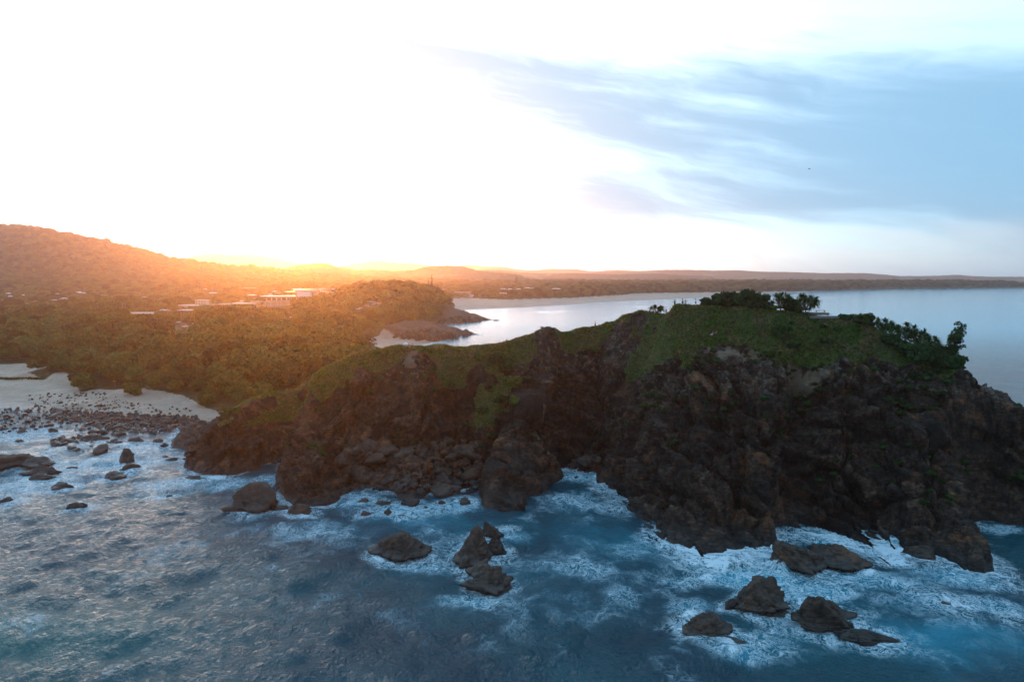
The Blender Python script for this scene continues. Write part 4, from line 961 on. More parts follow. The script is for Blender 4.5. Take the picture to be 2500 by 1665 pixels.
hs(602, 740, 60, 'white_roof', 'long flat white roof left of the terraced white building', 'flat')
hs(465, 705, 8, 'white_roof', 'tiny white roof at the end of the hill foot')
hs(505, 705, 18, 'white_roof', 'white roof highest on the slope left of the sun')
hs(520, 714, 24, 'white_roof', 'white house with wide eaves left of the sun')
hs(494, 732, 28, 'cream', 'cream flats with rows of windows left of the sun', 'block')
hs(614, 719, 24, 'white_roof', 'white low house under the sun glare')
hs(607, 702, 40, 'tan_roof', 'long pale roof right beneath the sun')
hs(590, 733, 10, 'white_roof', 'small white roof left of the terraced building')
hs(659, 718, 17, 'white_roof', 'white house left of the upper roof of the terraced building')
hs(671, 710, 11, 'white_roof', 'small white house behind the terraced building at its left')
hs(788, 704, 18, 'white_roof', 'white house behind the terraced building at its right')
hs(817, 705, 20, 'white_roof', 'rightmost white house under the glare, next to the tall mast')
hs(806, 713, 16, 'cream', 'cream block just right of the balcony flats', 'block')
hs(782, 711, 32, 'cream', 'cream balcony flats joined to the right of the terraced building', 'block', 1000)
hs(1062, 704, 16, 'white_roof', 'white roof between the tall leaning pines and the beach town', 'flat', 1250)
hs(1081, 706, 15, 'grey_roof', 'grey boxy house on the end of the green knoll', 'flat', 1150)
hs(1128, 713, 38, 'white_roof', 'long white roof of the surf club above the beach corner', 'flat', 1350)
hs(1152, 719, 9, 'white_roof', 'small white shed at the right end of the long white roof', 'flat', 1320)
for u, v, w, lb in [(1228, 704, 17, 'leftmost white house of the beach town row'), (1246, 705, 16, 'second white house from the left in the beach town row'), (1265, 705, 17, 'tall white house in the middle of the beach town row'), (1288, 702, 14, 'white house with highest roof in the beach town row'), (1303, 703, 15, 'white house last on the right of the beach town row'), (1358, 704, 26, 'wide blue white house standing apart right of the beach town row')]:
    hs(u, v, w, 'white_roof', lb, 'house', 1880)
hs(1230, 715, 20, 'white_roof', 'single white roof in front of the beach town row', 'flat', 1650)
for u, v, w, lb in [(2052, 693.3, 14, 'leftmost white shed in the far forest across the bay'), (2090, 693, 18, 'second white shed from the left in the far forest'), (2150, 692.8, 20, 'bright white shed in the middle of the far forest'), (2197, 691.5, 34, 'thin broken row of white sheds in the far forest'), (2286, 690, 38, 'longest white shed in the far forest at right'), (2326, 690.3, 17, 'white shed right next to the longest far shed'), (2413, 691, 15, 'small white shed last at the right in the far forest')]:
    hs(u, v, w, 'white_roof', lb, 'flat', 3850)
CLEAR = []
def hip(w, d, z0, h, over, ridge_):
    x_, y_ = w / 2 + over, d / 2 + over; r_ = w / 2 * ridge_
    vs = [(-x_, -y_, z0), (x_, -y_, z0), (x_, y_, z0), (-x_, y_, z0), (-r_, 0, z0 + h), (r_, 0, z0 + h)]
    return vs, [(0, 1, 5, 4), (1, 2, 5), (2, 3, 4, 5), (3, 0, 4), (3, 2, 1, 0)]
def fit_Y(u, v, hgt, Y0):
    for Y in np.arange(520, 2400, 12.0):
        p = at(u, v, Y); g = drop(p.x, Y, 'm')
        if g and p.z - g.z <= hgt: return Y
    return Y0
for (u, v, w, roof, lb, kind, Y, st_, hpx) in HOUSES:
    if Y < 3000: Y = fit_Y(u, v, 10 if kind == 'block' else 5.5, Y)
    top = at(u, v, Y); g = drop(top.x, Y, 'm'); gz = min(g.z if g else 8, top.z - 4.5); wd = w * Y / F; dp = min(max(wd * .6, 7), 14); H = top.z - gz
    root = empty('shed' if Y > 3000 else 'apartment_block' if kind == 'block' else 'house', (top.x, Y, gz), random.uniform(-.12, .12) if kind != 'long' else .05); tag(root, lb, 'building')
    wm = M['cream'] if roof != 'white_roof' else M['white']
    CLEAR.append((top.x, Y, wd * .5 + 5, top.z))
    if kind == 'house':
        rh = min(H * .4, 1.0 + wd * .12); wz = H - rh
        a_ = MB(); a_.box((0, 0, wz / 2), (wd, dp, wz)); a_.build('wall', wm, root)
        r_ = MB(); r_.add(*hip(wd, dp, wz + .003, rh, .7, .45)); r_.build('roof', M[roof], root)
    else:
        a_ = MB(); a_.box((0, 0, (H - .35) / 2), (wd, dp, H - .35)); a_.build('wall', wm, root)
        r_ = MB(); r_.box((0, 0, H - .17), (wd + 1.4, dp + 2.0, .34)); r_.build('roof', M['white_roof' if kind == 'block' else roof], root)
    if Y < 1500 and kind != 'long' and w > 12:
        nf = max(1, int(H / 3.2)) if kind == 'block' else 1; nw = max(2, min(8, int(wd / 3.4))); base = (H - rh if kind == 'house' else H - .4)
        for fl in range(nf):
            for q in range(nw):
                b_ = MB(); b_.box((-wd / 2 + wd * (q + .5) / nw, -dp / 2 - .04, base - 1.5 - fl * 3.1), (wd / nw * .4, .12, 1.0)); b_.build('window', M['glass'], root)
        if kind == 'block':
            for fl in range(nf): b_ = MB(); b_.box((0, -dp / 2 - .8, base - 2.7 - fl * 3.1), (wd * .98, 1.5, .18)); b_.build('balcony', M['white'], root)
# the big terraced white building
def terrace_building():
    Y = 900; s_ = Y / F; g = drop(at(690, 740, Y).x, Y, 'm'); gz = min(g.z, 10)
    o0 = at(690, 765, Y); root = empty('terraced_building', (o0.x, Y, gz), .04); tag(root, 'large white terraced building with stacked flat roofs and columns below the sun', 'building')
    X = lambda u: (u - 690) * s_
    Zv = lambda v: at(690, v, Y).z - gz
    def slab(u0, u1, v, d, y=0, t=.5, name='roof', mt='white_roof'): b_ = MB(); b_.box(((X(u0) + X(u1)) / 2, y, Zv(v)), (X(u1) - X(u0), d, t)); b_.build(name, M[mt], root)
    def body(u0, u1, v0, v1, d, y=0, mt='cream', name='wall'): b_ = MB(); b_.box(((X(u0) + X(u1)) / 2, y, (Zv(v0) + Zv(v1)) / 2), (X(u1) - X(u0), d, abs(Zv(v0) - Zv(v1)))); b_.build(name, M[mt], root)
    slab(643, 763, 723, 20, 0, .6); body(655, 750, 724, 735, 15, 1.0)
    slab(620, 736, 736, 25, -1, .5, 'terrace'); body(650, 735, 737, 746, 19, 0, 'cream')
    slab(661, 736, 747.5, 25, -2, .5, 'terrace'); body(655, 740, 748.5, 766, 15, 1.5, 'dark_wall')
    slab(695, 766, 713, 14, 8, .5); body(725, 758, 714, 722.5, 11, 8, 'white'); slab(709, 777, 707.5, 10, 16, .4); body(715, 770, 708, 722, 8, 16, 'cream')
    for i in range(8):
        b_ = MB(); u = 657 + i * 12; b_.box((X(u + 5), -6.54, Zv(730)), (5.0, .12, 3.2)); b_.build('window', M['glass'], root)
    for u in (629, 655, 669, 685, 693, 710, 718, 734): b_ = MB(); b_.tube([(X(u), -11.5, Zv(766)), (X(u), -11.5, Zv(736.8))], .35, 8); b_.build('column', M['white'], root)
    for u in (733, 751, 760): b_ = MB(); b_.tube([(X(u), -8.5, Zv(745)), (X(u), -8.5, Zv(723.8))], .35, 8); b_.build('column', M['white'], root)
    for v_, u0, u1, y_ in ((735.2, 622, 734, -13.2), (746.7, 663, 734, -14.2)):
        b_ = MB(); b_.box(((X(u0) + X(u1)) / 2, y_, Zv(v_) + .3), (X(u1) - X(u0), .08, 1.0)); b_.build('balustrade', M['steel'], root)
    CLEAR.append((o0.x, Y, 40, 26)); CLEAR.append((o0.x, Y - 30, 26, 12))
terrace_building()

# ---- cars
def make_car(col):
    root = empty('parked_car', (0, 0, 0)); L, Wd = 4.4, 1.8
    prof = [(-2.2, .35), (-2.2, .85), (-1.95, .98), (-1.35, 1.02), (-.75, 1.45), (.75, 1.48), (1.45, 1.02), (2.05, .95), (2.2, .8), (2.2, .35)]
    vs = []; n = len(prof)
    for yy, sc in ((-Wd / 2, 1), (Wd / 2, 1)):
        for (a_, b_) in prof: vs.append((a_, yy * (.86 if b_ > 1.2 else 1), b_))
    fs = [tuple(range(n))[::-1], tuple(range(n, 2 * n))] + [(i, (i + 1) % n, n + (i + 1) % n, n + i) for i in range(n)]
    mesh_obj('body', vs, fs, col, root)
    w_ = MB(); w_.add([(-1.22, -.9, 1.06), (1.28, -.9, 1.06), (.72, -.80, 1.42), (-.72, -.80, 1.42)], [(0, 1, 2, 3)]); w_.add([(-1.22, .9, 1.06), (1.28, .9, 1.06), (.72, .80, 1.42), (-.72, .80, 1.42)], [(3, 2, 1, 0)])
    w_.build('side_window', M['glass'], root)
    w_ = MB(); w_.add([(1.42, -.75, 1.07), (1.42, .75, 1.07), (.80, .68, 1.46), (.80, -.68, 1.46)], [(0, 1, 2, 3)]); w_.build('windscreen', M['glass'], root)
    for xx in (-1.4, 1.35):
        for yy in (-.82, .82): t_ = MB(); t_.tube([(xx, yy - .11, .33), (xx, yy + .11, .33)], .33, 12); t_.build('wheel', M['tyre'], root)
    return root
car_white = plain('white_car_paint', (.75, .76, .78), .25, .03, 1, .6); car_grey = plain('silver_car_paint', (.45, .46, .48), .25, .03, 1, .6, .4)
CARS = [(437, 786, 'white car left of the three cars in front of the hipped roof'), (448, 790, 'white car nose to tail right behind the leftmost one'), (452, 796, 'white low car nearest the bushes of the car park'), (475, 789, 'big white car in the middle of the car park'), (481, 794, 'white car parked in front of the big white car'),
        (713, 774, 'lone car under the trees below the terraced building')]
CARS += [(896 + dx, vv, lb) for dx, vv, lb in [(4, 734, 'car highest in the car park on the knoll'), (11, 735.5, 'second car in the top row of the knoll car park'), (18, 737, 'third car in the top row of the knoll car park'), (25, 738, 'car at the right end of the top row on the knoll'), (30, 740, 'car alone at the right turn of the knoll car park'), (16, 741, 'car left in the lower row on the knoll'), (9, 743, 'car lowest in the knoll car park'), (0, 745, 'car at the exit of the knoll car park')]]
CARS += [(880, 751, 'upper of two cars on the road below the knoll'), (874, 753.5, 'lower of two cars on the road below the knoll')]
cars = [make_car(car_white), make_car(car_grey)]
for i, (u, v, lb) in enumerate(CARS):
    src = cars[1 if i in (1, 9, 12) else 0]; used_ = src.get('label') is not None; r_ = copy_tree(src) if used_ else src
    h = hit(u, v + 2.5) or gnd(u, v, 9)
    if h.y > 1200 or h.y < 300: h = gnd(u, v + 2.5, 9)
    r_.location = h + Vector((0, 0, .0)); r_.rotation_euler = (0, 0, random.choice([.3, .5, -.4, 2.9]) + random.uniform(-.15, .15)); tag(r_, lb, 'car', 'parked cars')
    CLEAR.append((h.x, h.y - 4, 7, h.z + 1.0)); CLEAR.append((h.x, h.y - 16, 6, h.z))

# ---- forest
t1 = time.time()
rng = np.random.default_rng(11); pts = []
def band(y0, y1, sp):
    ys_ = np.arange(y0, y1, sp); out = []
    for yy in ys_:
        xw = yy * .80 + 30; xs_ = np.arange(-xw, min(xw, 2200 if y0 > 1100 else 200), sp)
        out.append(np.stack([xs_ + rng.uniform(-.45, .45, len(xs_)) * sp, yy + rng.uniform(-.45, .45, len(xs_)) * sp], 1))
    return np.concatenate(out)
for y0, y1, sp, s0 in ((240, 500, 8.0, 2.3), (500, 850, 9.0, 2.3), (850, 1300, 9.5, 1.9), (1300, 2150, 13, 2.3), (2150, 3600, 22, 2.9)):
    q = band(y0, y1, sp); pts.append(np.concatenate([q, np.full((len(q), 1), s0)], 1))
pts = np.concatenate(pts); x, y = pts[:, 0].astype(np.float32), pts[:, 1].astype(np.float32)
sd = poly_sd(CO, x, y); sv = poly_sd(VEG, x, y)
lown = fbm(np.stack([x, y, 0 * x], 1).astype(np.float32), 45, 3, 77)
ok = (sv > 1.5) & (sd > 2) & ~((x > -88) & (y < 300) & (x > -60)) & ~((x > -90) & (y < 262))
for cx_, cy_, r_, _ in CLEAR: ok &= ~((np.abs(x - cx_) < r_) & (y < cy_ + r_ * .4) & (y > cy_ - max(14, r_)))
pts = pts[ok]; lown = lown[ok]; sv = sv[ok]
z = np.zeros(len(pts)); keep = np.zeros(len(pts), bool)
for i, (px_, py_, s0) in enumerate(pts):
    r_ = MT.ray_cast(Vector((px_, py_, 500)), Vector((0, 0, -1)))
    if r_[0] is not None and r_[0].z > .8: z[i] = r_[0].z; keep[i] = True
pts, z, lown, sv = pts[keep], z[keep], lown[keep], sv[keep]
scl = pts[:, 2] * rng.uniform(.5, 1.35, len(pts)) * (1 + .8 * lown) * np.clip(.45 + sv / 30, .45, 1.0)
# low growth in front of roofs so that they stay in view, as in the photograph
for cx_, cy_, r_, ztop in CLEAR:
    inw = (np.abs(pts[:, 0] - cx_ * pts[:, 1] / cy_) < r_) & (pts[:, 1] < cy_) & (pts[:, 1] > cy_ - 260)
    sight = 50 + (ztop - 50) * pts[:, 1] / cy_ - 1.8          # height of the line of sight to the roof
    lim_ = np.maximum((sight - z) / 4.6, .28); scl = np.where(inw, np.minimum(scl, lim_), scl)
order = np.argsort(-scl / pts[:, 1]); vis = np.abs(pts[:, 0] + 0) < pts[:, 1] * .76
order = order[vis[order]]
ind = order[:293]; indset = np.zeros(len(pts), bool); indset[ind] = True
for n_, i in enumerate(ind):
    src = tree_protos[n_ % 7]; r_ = src if n_ < 7 else copy_tree(src)
    r_.location = (pts[i, 0], pts[i, 1], z[i] - .3); r_.scale = (scl[i],) * 3; r_.rotation_euler = (0, 0, random.uniform(0, 6.28))
    tag(r_, 'round olive green bush tree in the dense coastal forest behind the dunes', 'tree', 'nearest trees of the coastal forest')
rest = ~indset
scatter('forest', 'crown_sources', np.stack([pts[rest, 0], pts[rest, 1], z[rest] - .3], 1), scl[rest], rng.uniform(0, 6.28, rest.sum()), np.zeros(rest.sum()), rng.integers(0, 7, rest.sum()))
print('forest', len(pts), round(time.time() - t1, 1))

# ------------------------------------------------------------------ growth on the headland
t1 = time.time()
Ph, gh = HM['P'], HM['g']
rng = np.random.default_rng(5)
sel = np.where((gh > .55) & (Ph[:, 1] < 206) & (Ph[:, 2] > 6))[0]; sel = sel[rng.random(len(sel)) < .95]
def tussock(seed, n, h, spread, w=.05):
    r = np.random.default_rng(seed); vs = []; fs = []
    for i in range(n):
        a_ = r.uniform(0, 6.28); b0 = np.array([math.cos(a_), math.sin(a_), 0]) * r.uniform(0, spread * .4); tip = b0 + np.array([math.cos(a_) * r.uniform(.3, 1) * spread, math.sin(a_) * r.uniform(.3, 1) * spread, h * r.uniform(.6, 1.1)])
        mid = (b0 + tip) / 2 + np.array([0, 0, h * .18]); t_ = np.array([-math.sin(a_), math.cos(a_), 0]) * w; k_ = len(vs)
        vs += [b0 - t_, b0 + t_, mid + t_ * .8, mid - t_ * .8, tip]; fs += [(k_, k_ + 1, k_ + 2, k_ + 3), (k_ + 3, k_ + 2, k_ + 4)]
    return vs, fs
tus = []
for j in range(4):
    vs, fs = tussock(300 + j, 16, .55, .5, .05); o = mesh_obj('grass', vs, fs, M['grass']); q = Ph[sel[j * 900 + 400]]; o.location = tuple(q); tag(o, kind='stuff'); tus.append(o)
source('grass_sources', tus)
pick = sel[rng.random(len(sel)) < min(1, 52000 / len(sel))]
gp = Ph[pick] + rng.uniform(-.15, .15, (len(pick), 3)) * np.array([1, 1, .2])
gs = rng.uniform(.55, 1.15, len(pick)) * (1 + .9 * fbm(gp.astype(np.float32), 5, 3, 7))
scatter('grass_cover', 'grass_sources', gp, gs, rng.uniform(0, 6.28, len(pick)), rng.uniform(-.25, .25, len(pick)), rng.integers(0, 4, len(pick)))
# low scrub cushions on the slopes
src_s = []
for j in range(4):
    r_ = random.Random(70 + j); v, f = crown_mesh(80 + j, [(0, 0, .25, .75, .6)] + [(r_.uniform(-.6, .6), r_.uniform(-.6, .6), .25, .4, .7) for _ in range(3)], 260, .26)
    o = quads_obj('ground_scrub', v, f, M['leaf_dark']); q = Ph[sel[j * 500 + 3000]]; o.location = tuple(q); tag(o, kind='stuff'); src_s.append(o)
source('scrub_sources', src_s)
cand = np.where((Ph[:, 1] < 200) & (Ph[:, 2] > 7) & (HM['N'][:, 2] > .35))[0]
dens = fbm(Ph[cand], 7, 3, 55) + .1 * sst(Ph[cand][:, 2], 10, 24)
cand = cand[(dens > .10) & (gh[cand] < .6) & (rng.random(len(cand)) < .03)]
gp = Ph[cand]
scatter('scrub_cover', 'scrub_sources', gp, rng.uniform(.5, 1.3, len(cand)), rng.uniform(0, 6.28, len(cand)), np.zeros(len(cand)), rng.integers(0, 4, len(cand)))

def on_head(u, Y, dz=0.0):
    x_ = (u - CX) / F * Y / ray(u, 800).y * 1.0; h = drop(x_, Y, 'h') or drop(x_, Y); return h + Vector((0, 0, dz))
def spot(u, v, Y=None):
    """a place on the headland: by direction, or by depth where it lies on the skyline"""
    if v == 0:                                     # on the skyline: the crest of the land in that direction
        best = None
        for yy in np.arange(Y - 9, Y + 9, .8):
            q = on_head(u, yy); e_ = (q.z - HC) / q.y
            if best is None or e_ > best[0]: best = (e_, q)
        return best[1] + Vector((0, 0, -.05))
    if Y is not None: return on_head(u, Y)
    return hit(u, v) or on_head(u, 165)
def strap_rosette(mb, c, d, n, L, r, w=.07):
    """long drooping strap leaves round the end of a pandanus branch"""
    d = Vector(d).normalized()
    for i in range(n):
        a_ = r.uniform(0, 6.28); el_ = r.uniform(-.15, 1.35); o_ = d.orthogonal().normalized(); o_ = Matrix.Rotation(a_, 3, d) @ o_
        dr = (o_ * math.cos(el_) + d * math.sin(el_)).normalized(); l_ = L * r.uniform(.7, 1.1); t_ = dr.cross(Vector((0, 0, 1))).normalized() * w * 1.5
        p0 = Vector(c); p1 = p0 + dr * l_ * .5; p2 = p0 + dr * l_ * .85 + Vector((0, 0, -l_ * .15)); p3 = p0 + dr * l_ - Vector((0, 0, l_ * .38))
        mb.add([p0 - t_, p0 + t_, p1 + t_, p1 - t_, p2 + t_ * .7, p2 - t_ * .7, p3], [(0, 1, 2, 3), (3, 2, 4, 5), (5, 4, 6)])
def pandanus(name, loc, H, W_, nb, label, seed, dead=True, cat='tree'):
    r = random.Random(seed); root = empty(name, loc); tag(root, label, cat); tr = MB(); lf = MB(); dd = MB()
    tr.tube([(0, 0, -.5), (0, 0, H * .3)], [.22, .16], 6)
    for i in range(nb):
        a_ = 6.28 * i / nb + r.uniform(-.4, .4); rr = W_ * .5 * r.uniform(.25, .95); hz_ = H * r.uniform(.45, .95) * (1.05 - .35 * rr / (W_ * .5))
        tip = Vector((math.cos(a_) * rr, math.sin(a_) * rr, hz_)); tr.tube([(0, 0, H * .22), tip * .55 + Vector((0, 0, -H * .02)), tip], [.12, .09, .07], 5)
        strap_rosette(lf, tip, (tip - Vector((0, 0, H * .2))).normalized() + Vector((0, 0, .5)), 44, min(1.6, .4 * H + .35), r)
        if dead: strap_rosette(dd, tip - Vector((0, 0, .25)), (0, 0, -1), 7, .8, r, .05)
    tr.build('trunk', M['bark_pale'], root); lf.build('leaves', M['leaf_bright'], root)
    if dead: dd.build('dead_leaves', M['dead'], root)
    return root
def shrub(name, loc, W_, H, label, seed, mat='leaf_dark', size=.34, n=1400, trunk=True, cat='shrub', blobs=None, group=None):
    r = random.Random(seed); root = empty(name, loc); tag(root, label, cat, group)
    if blobs is None:
        blobs = [(0, 0, H * .35, min(W_ * .42, H * .6), .9)]
        for i in range(13): a_ = r.uniform(0, 6.28); d = W_ * r.uniform(.12, .42); blobs.append((math.cos(a_) * d, math.sin(a_) * d * .7, H * r.uniform(.10, .74), H * r.uniform(.2, .34), .9))
    v, f = crown_mesh(seed, blobs, n, size, .72); quads_obj('crown', v, f, M[mat], root)
    if trunk:
        t_ = MB()
        for i in range(4): b = blobs[min(i, len(blobs) - 1)]; t_.tube([(0, 0, -.6), (b[0] * .4, b[1] * .4, b[2] * .45), (b[0] * .9, b[1] * .9, b[2])], [.13, .09, .05], 5)
        t_.build('trunk', M['bark'], root)
    return root
PX = lambda Y: Y / F
# skyline: left screw pine beside the people, dark banksia hedge, two big pandanus clumps, mounds to the right
pandanus('screw_pine', spot(1602, 0, 175), 2.2, 3.4, 9, 'lone spiky screw pine on the summit skyline left of the standing people', 1, False)
HEDGE = [(1722, 2.0, 2.6, 'lowest shrub at the left end of the dark skyline hedge'), (1748, 3.0, 3.6, 'dark leathery shrub second from the left in the skyline hedge'), (1775, 3.8, 4.2, 'tall dark shrub near the middle of the skyline hedge'), (1804, 4.2, 4.4, 'broad dark shrub in the middle of the skyline hedge'), (1832, 4.4, 4.4, 'dark shrub right behind the white table'), (1860, 4.2, 4.0, 'dark shrub at the right end of the hedge next to the screw pine clump')]
for i, (u, h_, w_, lb) in enumerate(HEDGE): shrub('hedge_shrub', spot(u, 0, 172 - .5 * (i % 2)), w_, h_ * 1.15, lb, 20 + i, size=.42, n=900)
pandanus('screw_pine', spot(1904, 0, 170), 5.3, 5.2, 20, 'tall screw pine clump left of the deck', 2)
pandanus('screw_pine', spot(1965, 0, 170), 5.0, 6.0, 22, 'wide screw pine clump with dead brown leaves beside the deck', 3)
shrub('skyline_shrub', spot(1932, 0, 173), 4.5, 3.8, 'dark shrub filling the gap between the two screw pine clumps', 31, size=.4)
shrub('low_shrub', spot(1880, 765, 168.5), 6, 1.5, 'low bright green cushion below the screw pine clumps', 32, 'leaf', .3, 900, False)
shrub('low_shrub', spot(1820, 765, 170), 6, 1.2, 'low bright green cushion along the foot of the dark hedge', 33, 'leaf', .3, 900, False)
shrub('mound_shrub', spot(2066, 0, 166), 5, 1.9, 'low green bush just right of the deck on the skyline', 34, 'leaf_dark', .3, 1000, False)
shrub('mound_shrub', spot(2106, 0, 164), 5.4, 3.3, 'rounded green bush standing on the skyline right of the deck', 35, 'leaf_bright', .34, 1400)
for i, (u, Y, H, W_, nb, lb) in enumerate([(2150, 161, 3.2, 4.2, 10, 'first screw pine on the slope falling right of the round bush'), (2178, 160, 3.6, 4.4, 11, 'second screw pine on the slope falling to the right'), (2212, 159, 4.8, 5.0, 13, 'tallest screw pine on the falling right slope'), (2244, 157, 4.8, 5.0, 12, 'screw pine next to the tallest one towards the sea'), (2268, 155, 4.2, 4.6, 10, 'last screw pine before the feathery tree')]):
    pandanus('screw_pine', spot(u, 0, Y), H, W_, nb, lb, 40 + i, i % 2 == 0)
for i, (u, v, W_, H, lb) in enumerate([(2180, 838, 7, 3.0, 'low dark bush below the first screw pines on the right slope'), (2225, 862, 8, 3.8, 'dark bush mass under the tallest screw pine'), (2262, 870, 8, 4.4, 'dark bush filling the slope left of the feathery tree'), (2296, 890, 8, 5.2, 'big dark bush at the foot of the feathery tree'), (2332, 905, 5, 3.6, 'outermost dark bush above the rocky right shoulder')]):
    shrub('slope_bush', spot(u, v, 156 - i * 2), W_, H, lb, 60 + i, size=.36, n=1500)
def feathery(loc, label, seed, H=8.0, lean=(.6, 0)):
    r = random.Random(seed); root = empty('she_oak', loc); tag(root, label, 'tree'); t_ = MB(); bl = []
    t_.tube([(0, 0, -1), (.2, 0, H * .3), (lean[0], 0, H * .6), (lean[0] * 1.4, 0, H * .9)], [.22, .17, .1, .05], 7)
    for i in range(46):
        z_ = H * r.uniform(.12, 1.0); a_ = r.uniform(0, 6.28); rr = H * .27 * r.uniform(.0, 1) * (1.25 - z_ / H * .6)
        c = (lean[0] * z_ / H + math.cos(a_) * rr, math.sin(a_) * rr, z_); t_.tube([(lean[0] * z_ / H * .8, 0, z_ * .75), c], [.06, .025], 4); bl.append((*c, H * r.uniform(.06, .11), .9))
    t_.build('trunk', M['bark_pale'], root); v, f = crown_mesh(seed, bl, 5200, .24, .3); quads_obj('crown', v, f, M['leaf_dark'], root); return root
feathery(spot(2328, 0, 148), 'tall feathery leaved tree leaning over the right edge of the slope', 71, 8.6, (1.2, 0))
# cliff and gully growth
pandanus('screw_pine', spot(1912, 822), 2.7, 4.6, 16, 'big pale green screw pine with orange dead leaves on the near slope', 81)
for i, (u, v, W_, H, lb, mt) in enumerate([(1880, 872, 5.2, 1.6, 'bright low cushion bush on the cliff edge beside the bare sandy ledge', 'leaf_bright'), (1700, 875, 5.0, .9, 'narrow bright green tongue of creeping plants left of the sandy ledge', 'leaf_bright'), (1935, 850, 4, 1.2, 'dark low bush under the near screw pine', 'leaf_dark'), (2010, 838, 5, 1.3, 'low green bush on the broken slope below the deck', 'leaf_dark'), (1985, 905, 2.6, .8, 'small bush at the head of the black gully', 'leaf_dark')]):
    shrub('slope_bush', spot(u, v), W_, H, lb, 90 + i, mt, .26, 800, False)
GULLY = [(1172, 880, 3.6, 2.2, 'pale barked small tree just under the saddle ridge'), (1208, 885, 5, 3.0, 'broad grey green tree below the saddle, upper left of the gully'), (1240, 900, 5, 3.4, 'dense tree at the top of the wooded gully'), (1256, 945, 5, 3.4, 'dense tree in the middle of the wooded gully'), (1196, 950, 2.8, 2.6, 'small round tree alone on the left side of the gully'), (1222, 985, 4, 2.4, 'bushy tree low in the wooded gully'), (1258, 990, 4, 2.6, 'bushy tree right beside the lowest gully tree'), (1180, 1010, 4.4, 1.8, 'grey green bush spreading over the rubble slope'), (1150, 1040, 4, 1.2, 'lowest low bush on the rubble above the boulders'), (1122, 905, 3.6, 1.6, 'small thicket on the face left of the gully'), (1060, 905, 4, 1.2, 'low bush below the seated pair with the parasol'), (1100, 945, 3.4, 1.4, 'wispy bush in the middle of the left face')]
for i, (u, v, W_, H, lb) in enumerate(GULLY): shrub('gully_tree', spot(u, v), W_, H, lb, 110 + i, 'leaf_dark' if i % 3 else 'leaf', .3, 900, True, 'tree' if H > 2 else 'shrub')
# bare twiggy bush on the left skyline
def twiggy(loc, label, seed):
    r = random.Random(seed); root = empty('twiggy_bush', loc); tag(root, label, 'shrub'); t_ = MB(); P_ = []
    for i in range(16):
        a_ = r.uniform(0, 6.28); rr = r.uniform(.2, 1.3); z_ = r.uniform(1.6, 4.6); t_.tube([(0, 0, -.3), (math.cos(a_) * rr * .4, math.sin(a_) * rr * .4, z_ * .5), (math.cos(a_) * rr, math.sin(a_) * rr, z_)], [.06, .04, .02], 4)
        P_.append((math.cos(a_) * rr, math.sin(a_) * rr, z_, .38, .9))
    t_.build('stems', M['bark_pale'], root); v, f = crown_mesh(seed, P_, 420, .22, .1); quads_obj('crown', v, f, M['dead'], root)
twiggy(spot(908, 0, 184), 'sparse brown twiggy bush on the ridge against the small cove beach', 131)
shrub('low_shrub', spot(893, 0, 183), 2.4, .9, 'small reddish bush at the foot of the twiggy one', 132, 'dead', .22, 300, False)
shrub('dune_bush', hit(325, 962), 11, 5.0, 'large dark bush standing alone at the back of the left sand', 133, 'leaf', .6, 1500, False)
shrub('dune_bush', hit(560, 1012), 8, 2.0, 'flat green bush where the left sand meets the rocky slope', 134, 'leaf_bright', .5, 800, False)
# dune grass strip
shrub('dune_grass', hit(45, 925), 22, 1.0, 'long strip of green creeper along the top of the left dune', 135, 'leaf', .5, 900, False, 'plant', [(x_ * 2.3, math.sin(x_) * .6, .1, 1.4, .5) for x_ in range(-6, 7)])
print('plants', round(time.time() - t1, 1))

# ------------------------------------------------------------------ tall dark pines
def norfolk(loc, H, W_, label, seed, bare=False, group=None):
    r = random.Random(seed); root = empty('norfolk_pine', loc); tag(root, label, 'tree', group); t_ = MB(); t_.tube([(0, 0, -2), (0, 0, H)], [H * .018 + .15, .05], 6); t_.build('trunk', M['bark'], root); lf = MB()
    nl = max(8, int(H / 1.3))
    for i in range(nl):
        z_ = H * (.14 + .84 * i / nl); R_ = W_ / 2 * (1 - (i / nl)) ** .75 + .4
        for j in range(6):
            a_ = 6.28 * j / 6 + i * .5 + r.uniform(-.2, .2); rr = R_ * r.uniform(.7, 1.1); d = Vector((math.cos(a_), math.sin(a_), .12)); s_ = Vector((-math.sin(a_), math.cos(a_), 0)) * (.22 + rr * .16 if not bare else .15)
            p0 = Vector((0, 0, z_)); p1 = p0 + d * rr * .55; p2 = p0 + d * rr + Vector((0, 0, rr * .12))
            for up in (Vector((0, 0, .28 if not bare else .1)), Vector((0, 0, -.28 if not bare else -.1))): lf.add([p0, p1 + s_ + up, p2, p1 - s_ + up], [(0, 1, 2), (0, 2, 3)])
    lf.build('needles', M['pine'], root); return root
